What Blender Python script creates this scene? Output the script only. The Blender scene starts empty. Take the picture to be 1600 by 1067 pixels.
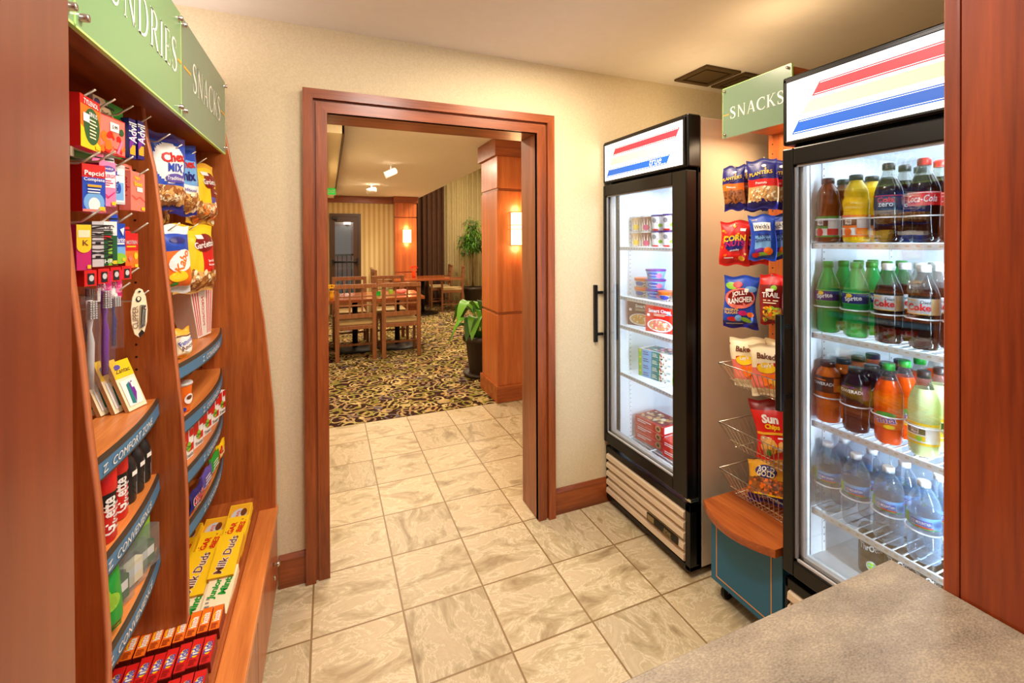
import bpy, math, random
from mathutils import Vector, Matrix
random.seed(7)
PI = math.pi
scene = bpy.context.scene
COL = scene.collection
H = 1.454
# ---------------------------------------------------------------- camera
def make_camera():
    yaw, pitch, roll, f = .3905, -.0063, -.0047, 698.70
    r = Vector((math.cos(yaw), -math.sin(yaw), 0)); fw = Vector((math.sin(yaw), math.cos(yaw), 0)); up = Vector((0, 0, 1))
    fw2 = fw*math.cos(pitch)+up*math.sin(pitch); up2 = up*math.cos(pitch)-fw*math.sin(pitch)
    r3 = r*math.cos(roll)+up2*math.sin(roll); u3 = up2*math.cos(roll)-r*math.sin(roll)
    cd = bpy.data.cameras.new('camera'); cam = bpy.data.objects.new('camera', cd); COL.objects.link(cam)
    cd.sensor_width = 36; cd.lens = f/1600*36; cd.clip_start = .01; cd.clip_end = 100
    cd.shift_y = -(533.5-381)/1600
    m = Matrix(((r3.x, u3.x, -fw2.x, 0), (r3.y, u3.y, -fw2.y, 0), (r3.z, u3.z, -fw2.z, H), (0, 0, 0, 1)))
    cam.matrix_world = m
    scene.camera = cam
make_camera()
# ---------------------------------------------------------------- world, exposure, lights
scene.view_settings.view_transform = 'Standard'; scene.view_settings.look = 'None'
scene.view_settings.gamma = 1; scene.view_settings.exposure = 0.0
w = bpy.data.worlds.new('world'); scene.world = w; w.use_nodes = True
w.node_tree.nodes['Background'].inputs[0].default_value = (1, .86, .74, 1)
w.node_tree.nodes['Background'].inputs[1].default_value = .55
def area(name, loc, size, power, col, rot=(0, 0, 0), sy=None, spread=PI):
    l = bpy.data.lights.new(name, 'AREA'); l.energy = power; l.color = col; l.size = size; l.spread = spread
    if sy: l.shape = 'RECTANGLE'; l.size_y = sy
    o = bpy.data.objects.new(name, l); o.location = loc; o.rotation_euler = rot; COL.objects.link(o)
    return o
WARM = (1, .80, .58); NEUT = (1, .90, .80); COOL = (.70, .84, 1)
area('ceiling_and_fill_light', (.30, 1.05, 2.365), .30, 20, NEUT)
area('ceiling_and_fill_light', (.95, 1.50, 2.365), .26, 17, WARM)
area('ceiling_and_fill_light', (.35, -.40, 2.30), .50, 13, NEUT, (math.radians(12), 0, 0))  # fill lamp added behind the camera, not a known fixture
area('ceiling_and_fill_light', (.60, 3.00, 2.365), .30, 20, WARM)
area('ceiling_and_fill_light', (.70, 5.10, 2.365), .40, 40, WARM)
area('ceiling_and_fill_light', (.80, 7.60, 2.365), .40, 45, WARM)
area('ceiling_and_fill_light', (2.70, 8.20, 3.25), .60, 85, WARM)
# cabinet lamps, with an added fill in the fridge
def strip_lamp(name, loc, d, power, col):
    o = area(name, loc, .02, power, col, sy=1.25, spread=D_(150)); z = -Vector(d).normalized(); y = Vector((0, 0, 1)); x = y.cross(z)
    o.matrix_world = Matrix(((x.x, y.x, z.x, loc[0]), (x.y, y.y, z.y, loc[1]), (x.z, y.z, z.z, loc[2]), (0, 0, 0, 1)))
D_ = math.radians
strip_lamp('freezer_lamp', (1.50, 1.545, 1.06), (.55, 1, 0), 8, COOL)
area('freezer_lamp', (1.72, 1.79, 1.735), .40, 3.5, COOL, (0, 0, 0), .25)
strip_lamp('fridge_tube_and_fill', (1.50, .415, 1.08), (.45, 1, 0), 30, COOL)
area('fridge_tube_and_fill', (1.70, .72, 1.735), .30, 3, COOL, (0, 0, 0), .40)  # extra lamp added under the fridge top to brighten the bottles
area('valance_downlight', (1.64, 1.225, 1.900), .16, 3.2, (1, .72, .45), (0, 0, 0), .24)
area('valance_uplight', (-.58, 1.30, 2.075), .20, 5.5, (1, .92, .92), (PI, 0, 0), 1.4)
area('valance_uplight', (1.68, 1.22, 2.15), .14, .7, (1, .74, .42), (PI, 0, 0), .26)
area('valance_uplight', (1.80, 1.75, 2.01), .30, 1.2, (1, .74, .42), (PI, 0, 0), .4)
# ---------------------------------------------------------------- materials
MATS = {}
def lin(c):
    return tuple((x/12.92 if x <= .04045 else ((x+.055)/1.055)**2.4) for x in c)
def mat(name, rgb=None, rough=.5, metal=0, emit=0, spec=.5, coat=0):
    if name in MATS: return MATS[name]
    m = bpy.data.materials.new(name); m.use_nodes = True
    b = m.node_tree.nodes['Principled BSDF']
    c = lin(rgb)+(1,)
    b.inputs['Base Color'].default_value = c; b.inputs['Roughness'].default_value = rough; b.inputs['Metallic'].default_value = metal
    b.inputs['Specular IOR Level'].default_value = spec; b.inputs['Coat Weight'].default_value = coat; b.inputs['Coat Roughness'].default_value = .15
    if emit:
        b.inputs['Emission Color'].default_value = c; b.inputs['Emission Strength'].default_value = emit
    MATS[name] = m
    return m
def nodes(name):
    m = bpy.data.materials.new(name); m.use_nodes = True; MATS[name] = m
    nt = m.node_tree; return m, nt, nt.nodes['Principled BSDF']
def N(nt, t, **k):
    n = nt.nodes.new(t)
    for a, b in k.items():
        if a in n.inputs.keys() if isinstance(a, str) else False: n.inputs[a].default_value = b
        else: setattr(n, a, b)
    return n
def ramp(nt, fac, stops):
    r = nt.nodes.new('ShaderNodeValToRGB'); e = r.color_ramp.elements
    e[0].position = stops[0][0]; e[0].color = lin(stops[0][1])+(1,)
    e[1].position = stops[-1][0]; e[1].color = lin(stops[-1][1])+(1,)
    for p, c in stops[1:-1]:
        x = e.new(p); x.color = lin(c)+(1,)
    nt.links.new(fac, r.inputs[0]); return r.outputs[0]
def wood(name, dark, light, axis='Z', rough=.38, sc=1, coat=.25):
    m, nt, b = nodes(name); L = nt.links
    tc = N(nt, 'ShaderNodeTexCoord'); mp = N(nt, 'ShaderNodeMapping'); L.new(tc.outputs['Object'], mp.inputs[0])
    s = {'X': (1.2, 22, 22), 'Y': (22, 1.2, 22), 'Z': (22, 22, 1.2)}[axis]
    mp.inputs['Scale'].default_value = tuple(x*sc for x in s)
    n1 = N(nt, 'ShaderNodeTexNoise'); n1.inputs['Scale'].default_value = 1; n1.inputs['Detail'].default_value = 6; n1.inputs['Roughness'].default_value = .6; n1.inputs['Distortion'].default_value = .7
    L.new(mp.outputs[0], n1.inputs['Vector'])
    mp2 = N(nt, 'ShaderNodeMapping'); L.new(tc.outputs['Object'], mp2.inputs[0]); mp2.inputs['Scale'].default_value = tuple(x*sc*9 for x in s)
    n2 = N(nt, 'ShaderNodeTexNoise'); n2.inputs['Scale'].default_value = 1; n2.inputs['Detail'].default_value = 3; L.new(mp2.outputs[0], n2.inputs['Vector'])
    mx = N(nt, 'ShaderNodeMath', operation='MULTIPLY_ADD'); L.new(n2.outputs[0], mx.inputs[0]); mx.inputs[1].default_value = .35; L.new(n1.outputs[0], mx.inputs[2])
    col = ramp(nt, mx.outputs[0], [(.42, dark), (.62, tuple((a+c)/2 for a, c in zip(dark, light))), (.86, light)])
    L.new(col, b.inputs['Base Color']); b.inputs['Roughness'].default_value = rough
    b.inputs['Coat Weight'].default_value = coat; b.inputs['Coat Roughness'].default_value = .22
    return m
CD, CL = (.50, .215, .075), (.76, .42, .18)
for ax in 'XYZ':
    wood('cherry_'+ax, CD, CL, ax)
    wood('mahogany_'+ax, (.40, .175, .06), (.66, .34, .145), ax)
wood('redwood_Z', (.46, .17, .055), (.66, .28, .10), 'Z', .42)
wood('edge_Z', (.66, .34, .20), (.80, .48, .30), 'Z')
wood('shelf_Y', (.70, .38, .16), (.90, .56, .28), 'Y')
wood('jambwood_Z', (.42, .17, .09), (.58, .27, .15), 'Z', .34, .5, .3)
wood('pillar_Z', (.62, .30, .13), (.80, .45, .22), 'Z', .4, .7)
wood('tabletop_X', (.56, .27, .11), (.72, .38, .17), 'X', .2, 1, .6)
wood('chairwood_Z', (.46, .26, .14), (.62, .40, .24), 'Z', .35, 2)
def wallpaper(name, a, bcol, stripes=False, sc=90):
    m, nt, b = nodes(name); L = nt.links
    tc = N(nt, 'ShaderNodeTexCoord'); n = N(nt, 'ShaderNodeTexNoise'); n.inputs['Scale'].default_value = sc; n.inputs['Detail'].default_value = 4
    L.new(tc.outputs['Object'], n.inputs['Vector'])
    fac = n.outputs[0]
    if stripes:
        wv = N(nt, 'ShaderNodeTexWave', bands_direction='X'); wv.inputs['Scale'].default_value = stripes; wv.inputs['Distortion'].default_value = 0
        L.new(tc.outputs['Object'], wv.inputs['Vector'])
        mm = N(nt, 'ShaderNodeMath', operation='MULTIPLY_ADD'); L.new(n.outputs[0], mm.inputs[0]); mm.inputs[1].default_value = .3; L.new(wv.outputs['Fac'], mm.inputs[2]); fac = mm.outputs[0]
        L.new(ramp(nt, fac, [(.2, a), (1.1, bcol)]), b.inputs['Base Color'])
    else:
        L.new(ramp(nt, fac, [(.35, a), (.65, bcol)]), b.inputs['Base Color'])
        bp = N(nt, 'ShaderNodeBump'); bp.inputs['Strength'].default_value = .12; bp.inputs['Distance'].default_value = .002
        L.new(n.outputs[0], bp.inputs['Height']); L.new(bp.outputs[0], b.inputs['Normal'])
    b.inputs['Roughness'].default_value = .8
    return m
wallpaper('wallpaper', (.86, .80, .66), (.90, .845, .71), sc=160)
wallpaper('ceiling_paint', (.90, .87, .82), (.91, .88, .83), sc=20)
wallpaper('striped_wallpaper', (.80, .68, .44), (.90, .82, .60), 3.2)
wallpaper('cream_wall', (.88, .82, .66), (.92, .86, .72))
def tile_mat():
    m, nt, b = nodes('tile'); L = nt.links
    tc = N(nt, 'ShaderNodeTexCoord'); T = .33
    mp = N(nt, 'ShaderNodeMapping'); mp.inputs['Location'].default_value = (.1988, -10.4123+10, 0); mp.inputs['Scale'].default_value = (1/T, 1/T, 1)
    L.new(tc.outputs['Object'], mp.inputs[0])
    fl = N(nt, 'ShaderNodeVectorMath', operation='FLOOR'); fr = N(nt, 'ShaderNodeVectorMath', operation='FRACTION')
    L.new(mp.outputs[0], fl.inputs[0]); L.new(mp.outputs[0], fr.inputs[0])
    wn = N(nt, 'ShaderNodeTexWhiteNoise', noise_dimensions='3D'); L.new(fl.outputs[0], wn.inputs['Vector'])
    sc = N(nt, 'ShaderNodeVectorMath', operation='SCALE'); L.new(wn.outputs['Color'], sc.inputs[0]); sc.inputs['Scale'].default_value = 40
    # rotate half of the tiles by swapping axes
    sx = N(nt, 'ShaderNodeSeparateXYZ'); L.new(tc.outputs['Object'], sx.inputs[0])
    cs = N(nt, 'ShaderNodeCombineXYZ'); L.new(sx.outputs[1], cs.inputs[0]); L.new(sx.outputs[0], cs.inputs[1])
    gt = N(nt, 'ShaderNodeMath', operation='GREATER_THAN'); L.new(wn.outputs['Value'], gt.inputs[0]); gt.inputs[1].default_value = .5
    mxv = N(nt, 'ShaderNodeMix', data_type='VECTOR'); L.new(gt.outputs[0], mxv.inputs[0]); L.new(tc.outputs['Object'], mxv.inputs[4]); L.new(cs.outputs[0], mxv.inputs[5])
    st = N(nt, 'ShaderNodeVectorMath', operation='MULTIPLY'); L.new(mxv.outputs[1], st.inputs[0]); st.inputs[1].default_value = (1.9, .9, 1)
    ad = N(nt, 'ShaderNodeVectorMath', operation='ADD'); L.new(st.outputs[0], ad.inputs[0]); L.new(sc.outputs[0], ad.inputs[1])
    n1 = N(nt, 'ShaderNodeTexNoise'); n1.inputs['Scale'].default_value = 5.5; n1.inputs['Detail'].default_value = 12; n1.inputs['Roughness'].default_value = .68; n1.inputs['Distortion'].default_value = .7
    L.new(ad.outputs[0], n1.inputs['Vector'])
    base = ramp(nt, n1.outputs[0], [(.30, (.58, .50, .37)), (.41, (.70, .63, .49)), (.49, (.78, .72, .58)), (.505, (.87, .82, .70)), (.53, (.77, .70, .56)), (.70, (.83, .77, .65))])
    hsv = N(nt, 'ShaderNodeHueSaturation'); L.new(base, hsv.inputs['Color'])
    mr = N(nt, 'ShaderNodeMapRange'); L.new(wn.outputs['Value'], mr.inputs[0]); mr.inputs[3].default_value = .86; mr.inputs[4].default_value = 1.05; L.new(mr.outputs[0], hsv.inputs['Value'])
    # mortar
    sp = N(nt, 'ShaderNodeSeparateXYZ'); L.new(fr.outputs[0], sp.inputs[0]); outs = []
    for k in (0, 1):
        a1 = N(nt, 'ShaderNodeMath', operation='SUBTRACT'); L.new(sp.outputs[k], a1.inputs[0]); a1.inputs[1].default_value = .5
        a2 = N(nt, 'ShaderNodeMath', operation='ABSOLUTE'); L.new(a1.outputs[0], a2.inputs[0]); outs.append(a2)
    mx = N(nt, 'ShaderNodeMath', operation='MAXIMUM'); L.new(outs[0].outputs[0], mx.inputs[0]); L.new(outs[1].outputs[0], mx.inputs[1])
    g = N(nt, 'ShaderNodeMath', operation='GREATER_THAN'); L.new(mx.outputs[0], g.inputs[0]); g.inputs[1].default_value = .4890
    mc = N(nt, 'ShaderNodeMix', data_type='RGBA'); L.new(g.outputs[0], mc.inputs[0]); L.new(hsv.outputs[0], mc.inputs[6]); mc.inputs[7].default_value = lin((.54, .44, .29))+(1,)
    L.new(mc.outputs[2], b.inputs['Base Color']); b.inputs['Roughness'].default_value = .42
    bp = N(nt, 'ShaderNodeBump', invert=True); bp.inputs['Strength'].default_value = .5; bp.inputs['Distance'].default_value = .003; L.new(g.outputs[0], bp.inputs['Height']); L.new(bp.outputs[0], b.inputs['Normal'])
tile_mat()
def carpet_mat():
    m, nt, b = nodes('carpet'); L = nt.links
    tc = N(nt, 'ShaderNodeTexCoord')
    nz = N(nt, 'ShaderNodeTexNoise'); nz.inputs['Scale'].default_value = 5; L.new(tc.outputs['Object'], nz.inputs['Vector'])
    sc = N(nt, 'ShaderNodeVectorMath', operation='MULTIPLY_ADD'); L.new(nz.outputs['Color'], sc.inputs[0]); sc.inputs[1].default_value = (.10, .10, 0); L.new(tc.outputs['Object'], sc.inputs[2])
    v = N(nt, 'ShaderNodeTexVoronoi'); v.inputs['Scale'].default_value = 4.6; L.new(sc.outputs[0], v.inputs['Vector'])
    v2 = N(nt, 'ShaderNodeTexVoronoi'); v2.inputs['Scale'].default_value = 10; L.new(sc.outputs[0], v2.inputs['Vector'])
    a = N(nt, 'ShaderNodeMath', operation='MULTIPLY'); L.new(v.outputs['Distance'], a.inputs[0]); a.inputs[1].default_value = 24
    s = N(nt, 'ShaderNodeMath', operation='SINE'); L.new(a.outputs[0], s.inputs[0])
    a2 = N(nt, 'ShaderNodeMath', operation='MULTIPLY'); L.new(v2.outputs['Distance'], a2.inputs[0]); a2.inputs[1].default_value = 15
    s2 = N(nt, 'ShaderNodeMath', operation='SINE'); L.new(a2.outputs[0], s2.inputs[0])
    c1 = ramp(nt, s.outputs[0], [(.1, (.22, .13, .10)), (.66, (.25, .16, .12)), (.72, (.66, .54, .34)), (.95, (.74, .64, .44))])
    hs = N(nt, 'ShaderNodeSeparateColor'); L.new(v2.outputs['Color'], hs.inputs[0])
    c2 = ramp(nt, hs.outputs[0], [(.25, (.52, .50, .22)), (.35, (.42, .38, .42)), (.55, (.70, .56, .34)), (.75, (.56, .55, .26)), (.85, (.80, .72, .50))])
    g = N(nt, 'ShaderNodeMath', operation='GREATER_THAN'); L.new(s2.outputs[0], g.inputs[0]); g.inputs[1].default_value = .35
    mc = N(nt, 'ShaderNodeMix', data_type='RGBA'); L.new(g.outputs[0], mc.inputs[0]); L.new(c1, mc.inputs[6]); L.new(c2, mc.inputs[7])
    L.new(mc.outputs[2], b.inputs['Base Color']); b.inputs['Roughness'].default_value = .95; b.inputs['Specular IOR Level'].default_value = .1
carpet_mat()
def stone_mat():
    m, nt, b = nodes('countertop'); L = nt.links
    tc = N(nt, 'ShaderNodeTexCoord')
    mp = N(nt, 'ShaderNodeMapping'); mp.inputs['Rotation'].default_value = (0, 0, .6); mp.inputs['Scale'].default_value = (1, 2.2, 1); L.new(tc.outputs['Object'], mp.inputs[0])
    n1 = N(nt, 'ShaderNodeTexNoise'); n1.inputs['Scale'].default_value = 7; n1.inputs['Detail'].default_value = 8; n1.inputs['Roughness'].default_value = .65; L.new(mp.outputs[0], n1.inputs['Vector'])
    n2 = N(nt, 'ShaderNodeTexNoise'); n2.inputs['Scale'].default_value = 240; n2.inputs['Detail'].default_value = 2; L.new(mp.outputs[0], n2.inputs['Vector'])
    mm = N(nt, 'ShaderNodeMath', operation='MULTIPLY_ADD'); L.new(n2.outputs[0], mm.inputs[0]); mm.inputs[1].default_value = .7; L.new(n1.outputs[0], mm.inputs[2])
    L.new(ramp(nt, mm.outputs[0], [(.60, (.42, .38, .32)), (.80, (.54, .49, .42)), (.95, (.60, .55, .47)), (1.0, (.66, .60, .50))]), b.inputs['Base Color'])
    b.inputs['Roughness'].default_value = .35
stone_mat()
def clear(name, tint, opac, rough=.05, body=None, fres=1.45, edge=0):
    """thin clear plastic or glass: tinted see-through with a fresnel gloss"""
    m = bpy.data.materials.new(name); m.use_nodes = True; MATS[name] = m; nt = m.node_tree; L = nt.links
    nt.nodes.remove(nt.nodes['Principled BSDF']); out = nt.nodes['Material Output']
    tr = N(nt, 'ShaderNodeBsdfTransparent'); tr.inputs[0].default_value = lin(tint)+(1,)
    gl = N(nt, 'ShaderNodeBsdfGlossy'); gl.inputs['Roughness'].default_value = rough
    lw = N(nt, 'ShaderNodeLayerWeight'); p5 = N(nt, 'ShaderNodeMath', operation='POWER'); L.new(lw.outputs['Facing'], p5.inputs[0]); p5.inputs[1].default_value = 4.5
    f0 = ((fres-1)/(fres+1))**2; fr = N(nt, 'ShaderNodeMath', operation='MULTIPLY_ADD'); L.new(p5.outputs[0], fr.inputs[0]); fr.inputs[1].default_value = 1-f0; fr.inputs[2].default_value = f0
    cur = tr.outputs[0]
    if opac:
        df = N(nt, 'ShaderNodeBsdfDiffuse'); df.inputs[0].default_value = lin(body or tint)+(1,)
        mx = N(nt, 'ShaderNodeMixShader'); mx.inputs[0].default_value = opac
        if edge:   # darkens towards the silhouette, painting in a clear bottle's dark outline
            le = N(nt, 'ShaderNodeLayerWeight'); pe = N(nt, 'ShaderNodeMath', operation='POWER'); L.new(le.outputs['Facing'], pe.inputs[0]); pe.inputs[1].default_value = 2
            me_ = N(nt, 'ShaderNodeMath', operation='MULTIPLY_ADD'); L.new(pe.outputs[0], me_.inputs[0]); me_.inputs[1].default_value = edge; me_.inputs[2].default_value = opac; L.new(me_.outputs[0], mx.inputs[0])
        L.new(cur, mx.inputs[1]); L.new(df.outputs[0], mx.inputs[2]); cur = mx.outputs[0]
    m2 = N(nt, 'ShaderNodeMixShader'); L.new(fr.outputs[0], m2.inputs[0]); L.new(cur, m2.inputs[1]); L.new(gl.outputs[0], m2.inputs[2])
    L.new(m2.outputs[0], out.inputs[0]); return m
clear('door_glass', (.985, .99, .99), 0, .0, fres=1.8)
clear('clear_plastic', (.94, .96, .97), .10, .08, (.85, .90, .95), 1.5)
clear('blister', (.985, .985, .985), .03, .12, (.95, .95, .95), 1.35)
clear('water', (.93, .96, .98), .14, .05, (.62, .72, .82), 1.6, .55)
clear('green_soda', (.35, .95, .55), .55, .05, (.08, .74, .36), 1.5)
clear('cola', (.25, .12, .07), .75, .04, (.09, .04, .03), 1.5)
clear('clear_neck', (.88, .88, .86), .08, .05, (.7, .7, .7), 1.5)
clear('amber_juice', (.75, .42, .12), .55, .05, (.48, .24, .06), 1.45)
clear('orange_juice', (1, .82, .2), .9, .08, (.98, .80, .10), 1.4)
clear('orange_soda', (1, .45, .1), .75, .05, (.98, .36, .05), 1.45)
clear('orange_sport', (1, .55, .15), .6, .05, (.95, .45, .06), 1.45)
clear('dark_sport', (.3, .12, .2), .8, .05, (.14, .06, .12), 1.45)
clear('lemonade', (.92, .95, .75), .75, .08, (.86, .90, .66), 1.4)
COLS = dict(white=(.95, .95, .94), black=(.06, .06, .06), dark=(.12, .11, .11), red=(.83, .10, .08), darkred=(.50, .06, .06), orange=(.95, .45, .08), yellow=(.97, .80, .10),
    gold=(.90, .66, .15), green=(.10, .60, .20), lime=(.55, .78, .20), darkgreen=(.10, .35, .18), blue=(.10, .28, .72), navy=(.10, .10, .45), sky=(.45, .68, .90), teal=(.15, .50, .50),
    purple=(.45, .15, .60), magenta=(.78, .10, .42), pink=(.95, .50, .68), salmon=(.93, .48, .42), tan=(.80, .62, .40), brown=(.42, .22, .10), cream=(.96, .91, .76), grey=(.55, .55, .56),
    lightgrey=(.78, .78, .78), maroon=(.40, .06, .10), nut=(.62, .36, .16), chip=(.86, .66, .36), chipdark=(.62, .38, .16), violet=(.35, .30, .65))
for k, c in COLS.items(): mat(k, c, .38)
mat('satin_black', (.05, .045, .043), .30, 0, 0, .35); mat('black_rubber', (.04, .04, .04), .6)
mat('beige_metal', (.86, .79, .68), .45); mat('offwhite', (.90, .88, .84), .5); mat('fridge_white', (.90, .92, .94), .4)
mat('wire_white', (.93, .94, .95), .35); mat('chrome', (.78, .76, .72), .22, 1); mat('brass_trim', (.86, .62, .38), .5)
mat('badge_gold', (.62, .56, .40), .4, .5)
mat('wire_metal', (.80, .76, .68), .28, .8)
mat('teal_paint', (.12, .42, .56), .5); mat('strip_blue', (.27, .47, .62), .45); mat('strip_dark', (.24, .20, .16), .5)
mat('sign_green', (.50, .66, .46), .22, 0, 0, .5); mat('painted_edge_glow', (.72, .90, .50), .3); mat('sign_grey_green', (.45, .55, .45), .25)  # glow of the glass sign edges painted as a lighter green
mat('letter_white', (.97, .96, .92), .4); mat('orange_dash', (.92, .68, .22), .5)
mat('vent_bronze', (.33, .25, .12), .5, .3); mat('vent_dark', (.14, .10, .05), .6)
mat('sign_lit', (1, 1, 1), .4, 0, 1.6); mat('stripe_red', (.92, .20, .27), .4, 0, .42); mat('stripe_yellow', (.99, .97, .72), .5, 0, .62); mat('stripe_blue', (.06, .38, .82), .4, 0, .42)
mat('lamp_glow', (1, .86, .58), .5, 0, 5); mat('lens_glow', (1, .93, .85), .5, 0, 8); mat('exit_green', (.05, .75, .25), .5, 0, .8)
mat('seat_fabric', (.74, .64, .44), .9); mat('iron', (.13, .12, .11), .5, .4); mat('leaf', (.16, .34, .08), .5); mat('leaf_bright', (.36, .62, .12), .4); mat('pot_dark', (.20, .15, .11), .5)
mat('drape_brown', (.34, .22, .13), .85); mat('sheer', (.74, .68, .50), .85); mat('bronze_door', (.30, .19, .10), .4)
mat('flower_orange', (.98, .30, .08), .6); mat('soil', (.12, .08, .05), .9); mat('trunk', (.40, .30, .18), .8)
mat('price_white', (.96, .96, .93), .5)
# ---------------------------------------------------------------- mesh builder
_glyph = {}
def glyphs(s, bold=0):
    key = (s, bold)
    if key in _glyph: return _glyph[key]
    c = bpy.data.curves.new('t', 'FONT'); c.body = s; c.size = 1; c.align_x = 'CENTER'; c.resolution_u = 2; c.offset = bold
    o = bpy.data.objects.new('t', c); COL.objects.link(o)
    dg = bpy.context.evaluated_depsgraph_get(); me = bpy.data.meshes.new_from_object(o.evaluated_get(dg))
    vs = [(v.co.x, v.co.y) for v in me.vertices]; fs = [tuple(p.vertices) for p in me.polygons]
    bpy.data.objects.remove(o); bpy.data.curves.remove(c); bpy.data.meshes.remove(me)
    if vs:
        x0 = min(v[0] for v in vs); x1 = max(v[0] for v in vs); y0 = min(v[1] for v in vs); y1 = max(v[1] for v in vs)
        vs = [((x-(x0+x1)/2)/(y1-y0), (y-(y0+y1)/2)/(y1-y0)) for x, y in vs]; wd = (x1-x0)/(y1-y0)
    else: wd = 1
    _glyph[key] = (vs, fs, wd); return _glyph[key]
class MB:
    def __init__(s): s.v = []; s.f = []; s.m = []; s.names = []; s.sm = []
    def mi(s, n):
        if n not in s.names: s.names.append(n)
        return s.names.index(n)
    def add(s, vs, fs, m, smooth=False, xf=None):
        o = len(s.v); k = s.mi(m)
        s.v += [tuple(xf @ Vector(p)) if xf else tuple(p) for p in vs]
        for f in fs: s.f.append(tuple(i+o for i in f)); s.m.append(k); s.sm.append(smooth)
        return s
    def box(s, x0, x1, y0, y1, z0, z1, m, xf=None):
        vs = [(x, y, z) for x in (x0, x1) for y in (y0, y1) for z in (z0, z1)]
        return s.add(vs, [(0, 1, 3, 2), (4, 6, 7, 5), (0, 4, 5, 1), (2, 3, 7, 6), (0, 2, 6, 4), (1, 5, 7, 3)], m, False, xf)
    def prism(s, poly, a0, a1, axis, m, mside=None, xf=None):
        """poly of 2-D points extruded along axis"""
        def P(p, a): return {'X': (a, p[0], p[1]), 'Y': (p[0], a, p[1]), 'Z': (p[0], p[1], a)}[axis]
        n = len(poly); vs = [P(p, a0) for p in poly]+[P(p, a1) for p in poly]
        s.add(vs, [tuple(range(n)), tuple(range(2*n-1, n-1, -1))], m, False, xf)
        s.add(vs, [(i, (i+1) % n, n+(i+1) % n, n+i) for i in range(n)], mside or m, False, xf)
        return s
    def tube(s, pts, r, m, seg=6, closed=False):
        pts = [Vector(p) for p in pts]; rs = r if isinstance(r, (list, tuple)) else [r]*len(pts)
        vs = []; n = len(pts); prev = None
        for i, p in enumerate(pts):
            a = pts[(i-1) % n] if (closed or i > 0) else p; b = pts[(i+1) % n] if (closed or i < n-1) else p
            d = (b-a).normalized() if (b-a).length > 1e-9 else Vector((0, 0, 1))
            ref = Vector((0, 0, 1)) if abs(d.z) < .9 else Vector((1, 0, 0))
            u = d.cross(ref).normalized() if prev is None else (prev-d*prev.dot(d)).normalized()
            prev = u; w2 = d.cross(u)
            for k in range(seg):
                t = 2*PI*k/seg; vs.append(p+(u*math.cos(t)+w2*math.sin(t))*rs[i])
        fs = [(i*seg+k, i*seg+(k+1) % seg, ((i+1) % n)*seg+(k+1) % seg, ((i+1) % n)*seg+k) for i in range(n if closed else n-1) for k in range(seg)]
        if not closed: fs += [tuple(range(seg-1, -1, -1)), tuple(range((n-1)*seg, n*seg))]
        return s.add(vs, fs, m, seg > 4)
    def lathe(s, prof, m, seg=20, cx=0, cy=0, xf=None, mod=None, ms=None, cap=True):
        vs = []; n = len(prof)
        for j, (r, z) in enumerate(prof):
            for k in range(seg):
                t = 2*PI*k/seg; rr = r*(mod(t, z, j) if mod else 1)
                vs.append((cx+rr*math.cos(t), cy+rr*math.sin(t), z))
        for j in range(n-1):
            s.add([], [], m); mm = ms[j] if ms else m
            o = len(s.v)-0
        o = len(s.v); s.v += [tuple(xf @ Vector(p)) if xf else p for p in vs]
        for j in range(n-1):
            k0 = s.mi(ms[j] if ms else m)
            for k in range(seg):
                s.f.append((o+j*seg+k, o+j*seg+(k+1) % seg, o+(j+1)*seg+(k+1) % seg, o+(j+1)*seg+k)); s.m.append(k0); s.sm.append(True)
        if cap:
            s.f.append(tuple(o+k for k in range(seg-1, -1, -1))); s.m.append(s.mi(ms[0] if ms else m)); s.sm.append(False)
            s.f.append(tuple(o+(n-1)*seg+k for k in range(seg))); s.m.append(s.mi(ms[-1] if ms else m)); s.sm.append(False)
        return s
    def decals(s, f, W, Hh, items, e0=.0004, de=.00025, sub=1):
        """f(u,v,eps) with u,v in 0..1 -> point on the printed face; W,Hh its size in metres"""
        e = e0; rnd = random.Random(len(items)*31+int(W*1e4))
        for it in items:
            k = it[0]; e += de
            if k == 'r':
                _, u0, v0, u1, v1, m = it; n = sub
                vs = [f(u0+(u1-u0)*i/n, v0+(v1-v0)*j/n, e) for j in range(n+1) for i in range(n+1)]
                s.add(vs, [(j*(n+1)+i, j*(n+1)+i+1, (j+1)*(n+1)+i+1, (j+1)*(n+1)+i) for j in range(n) for i in range(n)], m)
            elif k == 'e':
                _, cu, cv, ru, rv, m = it[:6]; rot = it[6] if len(it) > 6 else 0; n = 18; rings = 1 if sub == 1 else 3; vs = [f(cu, cv, e)]
                for q in range(1, rings+1):
                    for i in range(n):
                        t = 2*PI*i/n; a = ru*W*math.cos(t)*q/rings; b = rv*Hh*math.sin(t)*q/rings
                        vs.append(f(cu+(a*math.cos(rot)-b*math.sin(rot))/W, cv+(a*math.sin(rot)+b*math.cos(rot))/Hh, e))
                fs = [(0, 1+i, 1+(i+1) % n) for i in range(n)]
                for q in range(rings-1): fs += [(1+q*n+i, 1+(q+1)*n+i, 1+(q+1)*n+(i+1) % n, 1+q*n+(i+1) % n) for i in range(n)]
                s.add(vs, fs, m)
            elif k == 'p':
                s.add([f(u, v, e) for u, v in it[1]], [tuple(range(len(it[1])))], it[2])
            elif k == 't':
                _, txt, cu, cv, hf, m = it[:6]; rot = math.radians(it[6]) if len(it) > 6 else 0; mw = it[7] if len(it) > 7 else .92; bold = it[8] if len(it) > 8 else .012; sh = it[9] if len(it) > 9 else 0
                vs, fs, wd = glyphs(txt, bold); hh = hf*Hh; sx = hh
                lim = mw*(W if abs(math.cos(rot)) > .7 else Hh)
                if wd*hh > lim: sx = lim/wd
                out = []
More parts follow.
